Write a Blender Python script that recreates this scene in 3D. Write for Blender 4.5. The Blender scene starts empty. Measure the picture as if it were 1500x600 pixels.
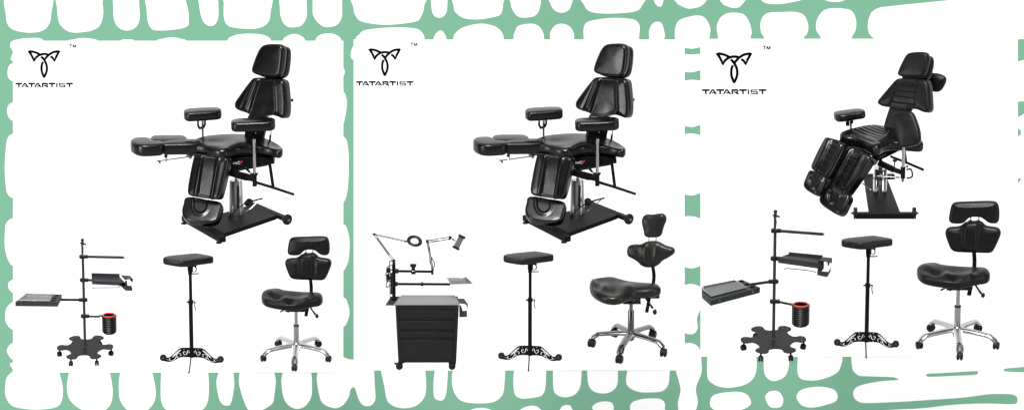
import bpy, bmesh, math, random
from mathutils import Vector, Matrix
random.seed(4)
C = bpy.context.scene.collection
U = 0.005                      # metres per unit: shapes below are drawn in units of 5 mm
E = math.radians(18.0)
cE, sE = math.cos(E), math.sin(E)
DIST = 40.0
TGT = Vector((3.75, 0, 1.5))
VIEW = Vector((0, cE, -sE)); RIGHT = Vector((1, 0, 0)); UP = Vector((0, sE, cE))
CAM = TGT - VIEW * DIST
WALL = 2.7

def world(x, y, depth=0.0):
    d = VIEW * DIST + RIGHT * ((x - 750) * U) + UP * ((300 - y) * U)
    return CAM + d * ((depth - CAM.y) / d.y)

# ------------------------------------------------------------------ materials
def new_mat(name):
    m = bpy.data.materials.new(name); m.use_nodes = True
    nt = m.node_tree; b = nt.nodes['Principled BSDF']
    return m, nt, b
def col(c): return (c[0], c[1], c[2], 1) if isinstance(c, (tuple, list)) else (c, c, c, 1)
def mat(name, base, rough=.5, metal=0.0, spec=.5, noise=None, bump=None, rvar=0.0, coat=0.0, aniso=None):
    m, nt, b = new_mat(name)
    b.inputs['Base Color'].default_value = col(base)
    b.inputs['Roughness'].default_value = rough
    b.inputs['Metallic'].default_value = metal
    b.inputs['Specular IOR Level'].default_value = spec
    b.inputs['Coat Weight'].default_value = coat
    tc = nt.nodes.new('ShaderNodeTexCoord')
    if noise:
        sc, amt = noise
        n = nt.nodes.new('ShaderNodeTexNoise'); n.inputs['Scale'].default_value = sc; n.inputs['Detail'].default_value = 5
        nt.links.new(tc.outputs['Object'], n.inputs['Vector'])
        mx = nt.nodes.new('ShaderNodeMix'); mx.data_type = 'RGBA'
        bc = col(base)
        mx.inputs[6].default_value = tuple(max(0, v * (1 - amt)) for v in bc[:3]) + (1,)
        mx.inputs[7].default_value = tuple(min(1, v * (1 + amt)) for v in bc[:3]) + (1,)
        nt.links.new(n.outputs['Fac'], mx.inputs[0]); nt.links.new(mx.outputs[2], b.inputs['Base Color'])
    if rvar:
        n2 = nt.nodes.new('ShaderNodeTexNoise'); n2.inputs['Scale'].default_value = 14; n2.inputs['Detail'].default_value = 4
        nt.links.new(tc.outputs['Object'], n2.inputs['Vector'])
        mr = nt.nodes.new('ShaderNodeMapRange'); mr.inputs['To Min'].default_value = rough - rvar; mr.inputs['To Max'].default_value = rough + rvar
        mr.inputs['From Min'].default_value = .3; mr.inputs['From Max'].default_value = .7
        nt.links.new(n2.outputs['Fac'], mr.inputs['Value']); nt.links.new(mr.outputs['Result'], b.inputs['Roughness'])
    if bump:
        prev = None
        for sc, st, dist, kind in bump:
            if kind == 'v':
                n3 = nt.nodes.new('ShaderNodeTexVoronoi'); n3.inputs['Scale'].default_value = sc; out = n3.outputs['Distance']
            else:
                n3 = nt.nodes.new('ShaderNodeTexNoise'); n3.inputs['Scale'].default_value = sc; n3.inputs['Detail'].default_value = 3; out = n3.outputs['Fac']
            nt.links.new(tc.outputs['Object'], n3.inputs['Vector'])
            bp = nt.nodes.new('ShaderNodeBump'); bp.inputs['Strength'].default_value = st; bp.inputs['Distance'].default_value = dist
            nt.links.new(out, bp.inputs['Height'])
            if prev: nt.links.new(prev.outputs['Normal'], bp.inputs['Normal'])
            prev = bp
        nt.links.new(prev.outputs['Normal'], b.inputs['Normal'])
    return m
GREEN = mat('green_print', (.153, .332, .224), .9, spec=.0, noise=(1.5, .01))
WHITE = mat('white_print', (.79, .79, .79), .95, spec=.0)
PANEL = mat('white_board', (.79, .79, .79), .95, spec=.0)
INK = mat('black_ink', .002, .9, spec=.0)
VINYL = mat('black_vinyl', (.0025, .0025, .0027), .23, spec=.42, rvar=.03, bump=[(13, .07, .010, 'n'), (420, .10, .0006, 'v')])
VINYLM = mat('soft_black_vinyl', (.0035, .0035, .0037), .37, spec=.25, rvar=.05, bump=[(14, .07, .010, 'n'), (420, .12, .0006, 'v')])
VINYLW = mat('warm_black_vinyl', (.0068, .0058, .0044), .34, spec=.42, rvar=.05, bump=[(12, .06, .010, 'n'), (420, .12, .0006, 'v')])
WRINK = mat('creased_black_vinyl', (.004, .004, .0042), .34, spec=.38, bump=[(42, .28, .010, 'n'), (420, .1, .0006, 'v')])
SEAM = mat('seam_piping', (.006, .006, .006), .3, spec=.5)
BLACK = mat('black_powder_coat', (.0045, .0045, .005), .5, spec=.08, noise=(300, .3), bump=[(900, .12, .0004, 'n')])
GREYM = mat('charcoal_metal', (.026, .0268, .030), 0.5, spec=.12, noise=(250, .2), bump=[(900, .12, .0004, 'n')])
BASEM = mat('dark_powder_coat', (.007, .0072, .008), .5, spec=.10, noise=(250, .2), bump=[(900, .12, .0004, 'n')])
CABM = mat('charcoal_sheet_metal', (.0085, .0087, .0098), .42, spec=.25, noise=(60, .25), rvar=.06, bump=[(700, .15, .0005, 'n')])
PLAS = mat('black_plastic', .0045, .38, spec=.3)
RUB = mat('rubber', .008, .6, spec=.2, bump=[(300, .2, .0008, 'n')])
CHROME = mat('chrome', (.60, .60, .61), .12, metal=1.0, rvar=.03)
SATIN = mat('satin_aluminium', (.62, .62, .62), .34, metal=1.0, rvar=.05)
PAN2 = mat('brushed_pan_steel', (.20, .203, .21), .36, metal=1.0, rvar=.05)
BRIT = mat('rim_highlight_steel', (.62, .62, .63), .25, metal=1.0)  # bright reflection along the tray rims, put into a lighter steel colour
PANM = mat('dull_steel', (.13, .132, .14), .3, metal=1.0, rvar=.05)
POLAL = mat('polished_aluminium', (.48, .48, .48), .20, metal=1.0, rvar=.05)
DKAL = mat('dark_polished_aluminium', (.20, .20, .20), .20, metal=1.0, rvar=.05)
STEEL = mat('steel', (.27, .275, .285), .28, metal=1.0, rvar=.05)
TOPS = mat('brushed_steel_top', (.19, .19, .185), .5, metal=.2, noise=(6, .08))
RED = mat('red_silicone', (.62, .035, .02), .45)
WHT = mat('white_plastic', .8, .5)
SCREEN = mat('grey_plastic', (.10, .105, .115), .35, rvar=.05)
GLASS, _n, _b = new_mat('lens_glass')
_b.inputs['Base Color'].default_value = (.9, .92, .92, 1); _b.inputs['Roughness'].default_value = .03
_b.inputs['Transmission Weight'].default_value = 1.0; _b.inputs['IOR'].default_value = 1.01

# ------------------------------------------------------------------ mesh kit
def frame(n):
    n = n.normalized()
    a = Vector((0, 0, 1)).cross(n)
    if a.length < .01: a = Vector((1, 0, 0))
    a.normalize()
    return a, n.cross(a).normalized(), n
def catmull(pts, closed=True, k=5):
    P = [Vector(p) for p in pts]; out = []; n = len(P)
    for i in range(n if closed else n - 1):
        if closed: p0, p1, p2, p3 = P[i - 1], P[i], P[(i + 1) % n], P[(i + 2) % n]
        else: p0, p1, p2, p3 = P[max(i - 1, 0)], P[i], P[i + 1], P[min(i + 2, n - 1)]
        for j in range(k):
            t = j / k
            out.append(.5 * ((2 * p1) + (p2 - p0) * t + (2 * p0 - 5 * p1 + 4 * p2 - p3) * t * t + (3 * p1 - p0 - 3 * p2 + p3) * t ** 3))
    if not closed: out.append(P[-1])
    return out
def chaikin(P, it=2, q=.25):
    for _ in range(it):
        o = []
        for i in range(len(P)):
            a, b = P[i], P[(i + 1) % len(P)]
            o += [a.lerp(b, q), a.lerp(b, 1 - q)]
        P = o
    return P
def resample(P, n):
    L = [0]
    for i in range(len(P)): L.append(L[-1] + (P[(i + 1) % len(P)] - P[i]).length)
    out = []; j = 0
    for k in range(n):
        t = L[-1] * k / n
        while L[j + 1] < t: j += 1
        f = (t - L[j]) / max(1e-9, L[j + 1] - L[j])
        out.append(P[j].lerp(P[(j + 1) % len(P)], f))
    return out
def smooth(a, b, x):
    t = max(0, min(1, (x - a) / (b - a))); return t * t * (3 - 2 * t)

class MB:
    def __init__(s, K): s.K = K; s.v = []; s.f = []
    def add(s, vs, fs):
        o = len(s.v); s.v += [Vector(v) for v in vs]; s.f += [tuple(i + o for i in f) for f in fs]; return s
    def tube(s, pts, r, seg=12, flat=1.0, up=None, cap=True):
        P = [Vector(p) for p in pts]; n = len(P)
        R = r if isinstance(r, (list, tuple)) else [r] * n
        vs, fs = [], []; last = None
        for i in range(n):
            t = (P[min(i + 1, n - 1)] - P[max(i - 1, 0)]).normalized()
            if up is not None: a = up.cross(t)
            elif last is None: a = Vector((0, 0, 1)).cross(t)
            else: a = last - t * last.dot(t)
            if a.length < .02: a = Vector((1, 0, 0)) - t * t.x
            a.normalize(); last = a; b = t.cross(a)
            for k in range(seg):
                w = 2 * math.pi * k / seg
                vs.append(P[i] + a * math.cos(w) * R[i] + b * math.sin(w) * R[i] * flat)
        for i in range(n - 1):
            for k in range(seg):
                k2 = (k + 1) % seg
                fs.append((i * seg + k, i * seg + k2, (i + 1) * seg + k2, (i + 1) * seg + k))
        if cap: fs += [tuple(range(seg))[::-1], tuple((n - 1) * seg + k for k in range(seg))]
        return s.add(vs, fs)
    def loop(s, pts, r, seg=6):
        P = [Vector(p) for p in pts]; n = len(P); vs, fs = [], []
        nn = Vector((0, 0, 0))
        for i in range(n): nn += P[i].cross(P[(i + 1) % n])
        nn.normalize()
        for i in range(n):
            t = (P[(i + 1) % n] - P[i - 1]).normalized(); a = nn.cross(t).normalized(); b = t.cross(a)
            for k in range(seg):
                w = 2 * math.pi * k / seg; vs.append(P[i] + (a * math.cos(w) + b * math.sin(w)) * r)
        for i in range(n):
            for k in range(seg):
                k2 = (k + 1) % seg; j = (i + 1) % n
                fs.append((i * seg + k, i * seg + k2, j * seg + k2, j * seg + k))
        return s.add(vs, fs)
    def cyl(s, p, q, r, seg=24): return s.tube([p, q], r, seg)
    def lathe(s, c, prof, axis=(0, 0, 1), seg=28, k=1.0):
        a, b, n = frame(Vector(axis)); c = Vector(c); vs, fs = [], []
        for r, h in prof:
            for i in range(seg):
                w = 2 * math.pi * i / seg; vs.append(c + n * h + a * math.cos(w) * r + b * math.sin(w) * r * k)
        for i in range(len(prof) - 1):
            for j in range(seg):
                j2 = (j + 1) % seg
                fs.append((i * seg + j, i * seg + j2, (i + 1) * seg + j2, (i + 1) * seg + j))
        shut = prof[0] == prof[-1]
        if prof[0][0] > .01 and not shut: fs.append(tuple(range(seg))[::-1])
        if prof[-1][0] > .01 and not shut: fs.append(tuple((len(prof) - 1) * seg + j for j in range(seg)))
        return s.add(vs, fs)
    def ball(s, c, rx, ry=None, rz=None, seg=16):
        ry = ry or rx; rz = rz or rx; c = Vector(c); vs, fs = [], []
        m = seg // 2
        for i in range(1, m):
            th = math.pi * i / m
            for j in range(seg):
                w = 2 * math.pi * j / seg
                vs.append(c + Vector((rx * math.sin(th) * math.cos(w), ry * math.sin(th) * math.sin(w), rz * math.cos(th))))
        for i in range(m - 2):
            for j in range(seg):
                j2 = (j + 1) % seg; fs.append((i * seg + j, (i + 1) * seg + j, (i + 1) * seg + j2, i * seg + j2))
        t = len(vs); vs += [c + Vector((0, 0, rz)), c - Vector((0, 0, rz))]
        for j in range(seg):
            j2 = (j + 1) % seg; fs += [(t, j, j2), (t + 1, (m - 2) * seg + j2, (m - 2) * seg + j)]
        return s.add(vs, fs)
    def box(s, c, h, rot=None):
        c = Vector(c); M = rot or Matrix.Identity(3)
        vs = [c + M @ Vector((x * h[0], y * h[1], z * h[2])) for x in (-1, 1) for y in (-1, 1) for z in (-1, 1)]
        return s.add(vs, [(0, 1, 3, 2), (4, 6, 7, 5), (0, 4, 5, 1), (2, 3, 7, 6), (0, 2, 6, 4), (1, 5, 7, 3)])
    def beam(s, p, q, w, h, up=(0, 0, 1)):
        p, q = Vector(p), Vector(q); t = (q - p).normalized(); a = Vector(up).cross(t)
        if a.length < .05: a = Vector((1, 0, 0))
        a.normalize(); b = t.cross(a)
        M = Matrix((t, a, b)).transposed()
        return s.box((p + q) / 2, ((q - p).length / 2, w / 2, h / 2), M)
    def prism(s, pts, vec):
        P = [Vector(p) for p in pts]; n = len(P); vec = Vector(vec)
        return s.add(P + [p + vec for p in P], [tuple(range(n)), tuple(range(2 * n - 1, n - 1, -1))] + [(i, i + n, (i + 1) % n + n, (i + 1) % n) for i in range(n)])
    def sweep(s, pts, w, h):    # rectangular section along a path
        P = [Vector(p) for p in pts]; n = len(P); vs, fs = [], []
        for i in range(n):
            t = (P[min(i + 1, n - 1)] - P[max(i - 1, 0)]).normalized(); a = Vector((0, 0, 1)).cross(t)
            if a.length < .05: a = Vector((1, 0, 0))
            a.normalize(); b = t.cross(a)
            ww = w[i] if isinstance(w, list) else w; hh = h[i] if isinstance(h, list) else h
            for x, y in ((-1, -1), (1, -1), (1, 1), (-1, 1)): vs.append(P[i] + a * x * ww / 2 + b * y * hh / 2)
        for i in range(n - 1):
            for k in range(4): fs.append((i * 4 + k, i * 4 + (k + 1) % 4, i * 4 + 4 + (k + 1) % 4, i * 4 + 4 + k))
        fs += [(3, 2, 1, 0), tuple((n - 1) * 4 + k for k in range(4))]
        return s.add(vs, fs)
    def slab(s, px, n, t, r, ref, h=None, bulge=1.0, N=120, rings=16, ch=2, center=None, grow=.5, bp=3.0):
        """padded cushion: px = outline of its front face, n = facing, t = thickness, r = edge roundness"""
        K = s.K; n = Vector(n).normalized(); p0 = K.S(*ref)
        A, B, n = frame(n)
        P = [K.plane(x, y, p0, n) for x, y in px]
        Q = [Vector(((p - p0).dot(A), (p - p0).dot(B))) for p in P]
        area = sum(Q[i].x * Q[(i + 1) % len(Q)].y - Q[(i + 1) % len(Q)].x * Q[i].y for i in range(len(Q)))
        if area < 0: Q.reverse()
        Q = resample(chaikin(Q, ch, .22), N)
        nor = []
        for i in range(N):
            d = (Q[(i + 2) % N] - Q[i - 2]).normalized(); nor.append(Vector((d.y, -d.x)))
        if grow: Q = [Q[i] + nor[i] * grow for i in range(N)]
        c = Vector((0, 0))
        for q in Q: c += q / N
        if center:
            w = K.plane(center[0], center[1], p0, n) - p0; c = Vector((w.dot(A), w.dot(B)))
        rg = []
        steps = 5
        rg.append(([c.lerp(q, .4) for q in Q], -t))
        for k in range(steps + 1):
            w = math.pi / 2 * k / steps; rg.append(([Q[i] - nor[i] * r * (1 - math.sin(w)) for i in range(N)], -t + r * (1 - math.cos(w))))
        for k in range(steps + 1):
            w = math.pi / 2 * k / steps; rg.append(([Q[i] - nor[i] * r * (1 - math.cos(w)) for i in range(N)], -r + r * math.sin(w)))
        base = [Q[i] - nor[i] * r for i in range(N)]
        first = len(rg) - steps - 1
        for k in range(1, rings + 1):
            f = 1 - k / (rings + .5)
            rg.append(([c.lerp(q, f) for q in base], bulge * (1 - f ** bp)))
        vs, fs = [], []; M = len(rg)
        for gi, (ring, z) in enumerate(rg):
            for q in ring:
                p = p0 + A * q.x + B * q.y + n * z
                if h and gi >= first:
                    X, Y = K.px(p); wt = 1 if gi > first + steps else (gi - first) / (steps + 1)
                    p = p + n * h(X, Y) * wt
                vs.append(p)
        for g in range(M - 1):
            for i in range(N):
                j = (i + 1) % N; fs.append((g * N + i, g * N + j, (g + 1) * N + j, (g + 1) * N + i))
        t0 = len(vs); cc = sum((vs[(M - 1) * N + i] for i in range(N)), Vector((0, 0, 0))) / N; vs.append(cc)
        for i in range(N): fs.append(((M - 1) * N + i, (M - 1) * N + (i + 1) % N, t0))
        fs.append(tuple(range(N))[::-1])
        s.edge = [vs[(first + 2) * N + i] + n * .12 for i in range(0, N)]
        s.redge = [vs[3 * N + i] for i in range(0, N)]
        return s.add(vs, fs)
    def build(s, name, m, parent=None, bevel=0.0, angle=40, subsurf=0):
        me = bpy.data.meshes.new(name)
        me.from_pydata([v * U for v in s.v], [], s.f); me.update()
        bm = bmesh.new(); bm.from_mesh(me); bmesh.ops.recalc_face_normals(bm, faces=bm.faces[:]); bm.to_mesh(me); bm.free()
        me.shade_smooth(); me.set_sharp_from_angle(angle=math.radians(angle))
        me.materials.append(m)
        o = bpy.data.objects.new(name, me); C.objects.link(o); o.parent = parent
        if bevel:
            b = o.modifiers.new('bevel', 'BEVEL'); b.width = bevel * U; b.segments = 2; b.limit_method = 'ANGLE'; b.angle_limit = math.radians(50)
        return o

class K:
    """drawing frame of one thing, with its origin on the floor below it"""
    def __init__(s, ax, ay, k=1.0): s.ax, s.ay, s.k = ax, ay, k
    def S(s, x, y, d=0.0):
        Y = s.ay - y; return Vector((x - s.ax, d, (Y - sE * d) / cE))
    def F(s, x, y, h=0.0):
        Y = s.ay - y; return Vector((x - s.ax, (Y - cE * h) / sE, h))
    def plane(s, x, y, p0, n):
        p = RIGHT * (x - s.ax) + UP * (s.ay - y)
        return p + VIEW * ((p0 - p).dot(n) / VIEW.dot(n))
    def px(s, p): return s.ax + p.x, s.ay - p.dot(UP)
    def mb(s): return MB(s)

def thing(name, label, cat, K_, group=None, scale=1.0, at=None):
    o = bpy.data.objects.new(name, None); C.objects.link(o)
    o.empty_display_size = .1
    o.location = world(*(at or (K_.ax, K_.ay))); o.scale = (scale,) * 3
    o['label'] = label; o['category'] = cat
    if group: o['group'] = group
    return o
def dup(root, dx, dy, label):
    def cp(o, par):
        c = o.copy(); C.objects.link(c); c.parent = par
        for ch in [x for x in bpy.data.objects if x.parent == o]: cp(ch, c)
        return c
    r = cp(root, None)
    r.location = root.location + (world(750 + dx, 300 + dy) - world(750, 300)); r['label'] = label
    return r

# ------------------------------------------------------------------ camera, light
cam = bpy.data.cameras.new('camera'); co = bpy.data.objects.new('camera', cam); C.objects.link(co)
cam.sensor_width = 36; cam.lens = 36 * DIST / 7.5; cam.clip_end = 200; cam.clip_start = .5
co.location = CAM; co.rotation_euler = (math.radians(90) - E, 0, 0)
bpy.context.scene.camera = co
sc = bpy.context.scene
sc.view_settings.view_transform = 'Standard'; sc.view_settings.look = 'None'; sc.view_settings.exposure = 0; sc.view_settings.gamma = 1
W = bpy.data.worlds.new('World'); sc.world = W; W.use_nodes = True
nt = W.node_tree; bg = nt.nodes['Background']
tc = nt.nodes.new('ShaderNodeTexCoord'); sx = nt.nodes.new('ShaderNodeSeparateXYZ'); cr = nt.nodes.new('ShaderNodeValToRGB')
mr = nt.nodes.new('ShaderNodeMapRange'); mr.inputs['From Min'].default_value = -1; mr.inputs['From Max'].default_value = 1
nt.links.new(tc.outputs['Generated'], sx.inputs[0]); nt.links.new(sx.outputs['Z'], mr.inputs['Value']); nt.links.new(mr.outputs['Result'], cr.inputs['Fac'])
cr.color_ramp.elements[0].position = .0; cr.color_ramp.elements[0].color = (1.2, 1.2, 1.2, 1)
cr.color_ramp.elements[1].position = 1; cr.color_ramp.elements[1].color = (1, 1, 1, 1)
for p, v in ((.30, 1.5), (.42, .7), (.49, .08), (.62, .10), (.78, .6)):
    e = cr.color_ramp.elements.new(p); e.color = (v, v, v, 1)
nt.links.new(cr.outputs['Color'], bg.inputs['Color']); bg.inputs['Strength'].default_value = .45
def area(name, loc, aim, w, h, power):
    l = bpy.data.lights.new(name, 'AREA'); l.shape = 'RECTANGLE'; l.size = w; l.size_y = h; l.energy = power
    o = bpy.data.objects.new(name, l); C.objects.link(o); o.location = loc
    o.rotation_euler = (Vector(aim) - Vector(loc)).to_track_quat('-Z', 'Y').to_euler()
    return o
area('softbox', (-5.0, -6.5, 2.2), (3.5, 0, 1.0), 2.0, 5.5, 420)
area('softbox', (12.5, -5.5, 2.2), (4.0, 0, 1.0), 1.0, 5.5, 130)
area('softbox', (3.75, -2.5, 9.5), (3.75, .3, 1.2), 10.0, 2.0, 180)
sn = bpy.data.lights.new('key_lamp', 'SUN'); sn.energy = 5.0; sn.angle = math.radians(24)
so = bpy.data.objects.new('key_lamp', sn); C.objects.link(so); so.rotation_euler = (math.radians(39), 0, math.radians(-10)); so.location = (0, -5, 6)

# ------------------------------------------------------------------ the printed backdrop
def wallobj(name, polys, m, off, parent=None, thick=.002, curve=True, k=6):
    cu = bpy.data.meshes.new(name); bm = bmesh.new()
    for q, pts in enumerate(polys):
        P = [world(x, y, WALL - off - .0001 * (q % 5)) for x, y in pts]
        if curve: P = catmull(P, True, k)
        vs = [bm.verts.new(p) for p in P]; f = bm.faces.new(vs)
        if f.normal.y > 0: f.normal_flip()
        f.normal_update()
        if thick:
            r = bmesh.ops.extrude_face_region(bm, geom=[f])
            for v in [g for g in r['geom'] if isinstance(g, bmesh.types.BMVert)]: v.co.y += -thick
    bmesh.ops.recalc_face_normals(bm, faces=bm.faces[:]); bm.to_mesh(cu); bm.free()
    cu.materials.append(m); o = bpy.data.objects.new(name, cu); C.objects.link(o); o.parent = parent
    return o
def D(pts, y2): return pts + [(pts[-1][0], y2), (pts[0][0], y2)]
bd = wallobj('backdrop', [[(-25, -25), (1525, -25), (1525, 625), (-25, 625)]], GREEN, 0, thick=0, curve=False)
bd['kind'] = 'structure'
ww = wallobj('wall', [[(-600, -500), (2100, -500), (2100, 1100), (-600, 1100)]], PANEL, -.01, thick=0, curve=False)
ww['kind'] = 'structure'
top = [
 [(11,-12),(9,25),(12,37),(20,44),(40,48),(60,46),(71,37),(75,20),(73,-12)],
 [(87,-12),(84,15),(87,34),(96,44),(108,48),(130,46),(145,39),(151,22),(150,5),(146,-12)],
 [(168,-12),(166,12),(167,28),(173,40),(185,45),(198,41),(204,30),(204,12),(199,-12)],
 [(216,-12),(215,15),(217,33),(223,43),(235,45),(252,44),(268,41.5),(276,37),(276.5,29),(276,18),(272,2),(266,-12)],
 [(292,-12),(292,10),(296,28),(303,37),(311,38),(317,33),(320,20),(316,-12)],
 [(330,-12),(328,5),(328,25),(333,37),(345,41),(365,42.5),(380,41),(392,34),(396,20),(394,-12)],
 [(412,-12),(410,12),(412,27),(419,38),(430,40.3),(442,37),(449,25),(449,8),(445,-12)],
 [(463,-12),(458,15),(461,27),(470,37),(480,40),(493,37),(500,27),(501,12),(497,-12)],
 [(521,-12),(518,12),(522,25),(532,32.5),(565,36.7),(606,32.5),(616,26),(621,10),(618,-12)],
 [(633,-12),(632,10),(635,22),(643,26.5),(651,23),(655,12),(653,-12)],
 [(668,-12),(665,12),(669,20),(680,27),(700,28.7),(724,25),(734,20),(737,5),(736,-12)],
 [(747,-12),(748,5),(752,17),(760,25),(772,26),(784,23),(790,14),(792,0),(786,-12)],
 [(803,-12),(806,5),(812,15),(821,19),(830,17),(836,10),(838,-12)],
 [(852,-14),(856,8),(864,17),(880,20),(903,20),(930,17),(940,9),(943,-14)],
 [(957,-12),(959,4),(965,10),(970,7),(973,-12)],
 [(983,-14),(991,4),(1000,10),(1010,13),(1025,10),(1034,2),(1040,-14)],
 [(1050,-14),(1058,5),(1067,10),(1075,12),(1086,8),(1096,-14)],
 [(1112,-14),(1118,3),(1138,6.5),(1160,3.5),(1176,-1),(1186,-14)],
 [(1200,-14),(1208,0),(1222,3),(1236,1),(1250,-14)],
 D([(19,76),(15,68),(19,60),(43,56),(64,60)],90), D([(98,62),(108,58),(120,56),(133,57),(143,61)],85),
 D([(176,61),(186,58),(198,61)],80), D([(229,61),(238,57),(252,55),(265,57),(273,61)],80),
 D([(333,60),(341,53),(355,50),(375,50),(390,53),(397,60)],80), D([(414,60),(421,53),(431,50),(441,53),(447,60)],80),
 D([(462,60),(468,52),(481,49),(493,52),(500,60)],80), D([(521,59),(526,51),(537,44),(575,40.5),(608,42),(619,49),(622,59)],90),
 D([(635,58),(639,49),(645,45),(650,48),(654,58)],80), D([(664,58),(668,48),(680,40),(703,35),(722,38),(733,45),(738,58)],90),
 D([(752,58),(755,45),(760,38),(777,35),(788,38),(795,47),(797,58)],90), D([(806,58),(806,48),(813,38),(823,35),(834,39),(840,48),(841,58)],90),
 D([(855,58),(855,42),(860,33),(875,29),(901,26.5),(928,29),(936,36),(937,45),(936,58)],90),
 D([(951,58),(951,45),(956,35),(963,32),(970,36),(974,52),(973,58)],90),
 [(989,58),(989,42),(994,31),(1005,26),(1022,23),(1033,27),(1040,40),(1040,50),(1036,64),(1026,69),(1014,71.5),(1003,70),(992,66)],
 D([(1052,58),(1050,40),(1055,27),(1065,20),(1078,19),(1090,22),(1098,34),(1101,48),(1099,58)],90),
 D([(1120,58),(1115,48),(1114,35),(1118,24),(1127,19),(1145,18),(1165,18),(1178,23),(1184,38),(1182,50),(1177,58)],90),
 D([(1203,58),(1196,45),(1196,32),(1202,20),(1214,13),(1235,13),(1248,17),(1254,30),(1253,45),(1247,58)],90)]
side = [
 [(30,93),(19,93),(13,97),(11,107),(13,115),(19,119),(30,119)], [(30,150),(19,150),(12,155),(10.5,164),(13,172),(19,177),(30,177)],
 [(30,196),(19,196),(11,203),(8,225),(7,250),(9,275),(12,285),(19,290),(30,290)],
 [(30,319),(19,319),(9,327),(7,345),(7,360),(10,375),(14,384),(19,389),(30,389)],
 [(30,409),(19,409),(13,413),(12,419),(14,424),(19,428),(30,428)], [(30,442),(19,442),(10,450),(7.5,462),(9,472),(14,479),(19,482),(30,482)],
 [(30,502),(19,502),(13,506),(10,513),(13,520),(19,526),(30,526)],
 [(495,99),(503,100),(505,105),(503,111),(495,111)], [(495,135),(503,135),(506,139),(508,150),(507,163),(505,173),(503,180),(495,180)],
 [(495,200),(503,200),(508,207),(510.5,225),(510.5,260),(508,284),(503,296),(495,296)],
 [(495,327),(503,328),(508,334),(512,352),(511,376),(508,388),(503,396),(495,396)], [(495,434),(503,435),(508,440),(512,457),(508,472),(503,478),(495,478)],
 [(990,80),(1003,79.5),(1014,80),(1026,79),(1036,79),(1036,102),(1026,103),(1014,106),(1003,105.5),(990,104)],
 [(990,122),(1003,118.5),(1014,117),(1026,118.5),(1036,121),(1036,181),(1026,183),(1014,186),(1003,184.5),(990,182)],
 [(990,200),(1003,196.5),(1014,195.5),(1026,198),(1036,202),(1036,279),(1026,282.5),(1014,286),(1003,284.5),(990,280)],
 [(990,322),(1003,317),(1014,316.5),(1026,320),(1036,326),(1036,384),(1026,389),(1014,392.5),(1003,390.5),(990,384)],
 [(985,424),(1003,417),(1014,415.5),(1026,419.5),(1034,426),(1034,436),(1028,448),(1026,452),(1021,466),(1022,479),(1018,487),(1010,489),(1003,487),(990,480)],
 [(1480,90),(1491,90),(1500,88),(1512,86),(1512,150),(1500,148.5),(1491,149),(1480,149)],
 [(1480,171.5),(1491,171.5),(1512,171),(1512,262),(1500,260.5),(1491,261.5),(1480,262)],
 [(1480,269),(1491,268.5),(1512,268),(1512,540),(1480,540)]]
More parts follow.
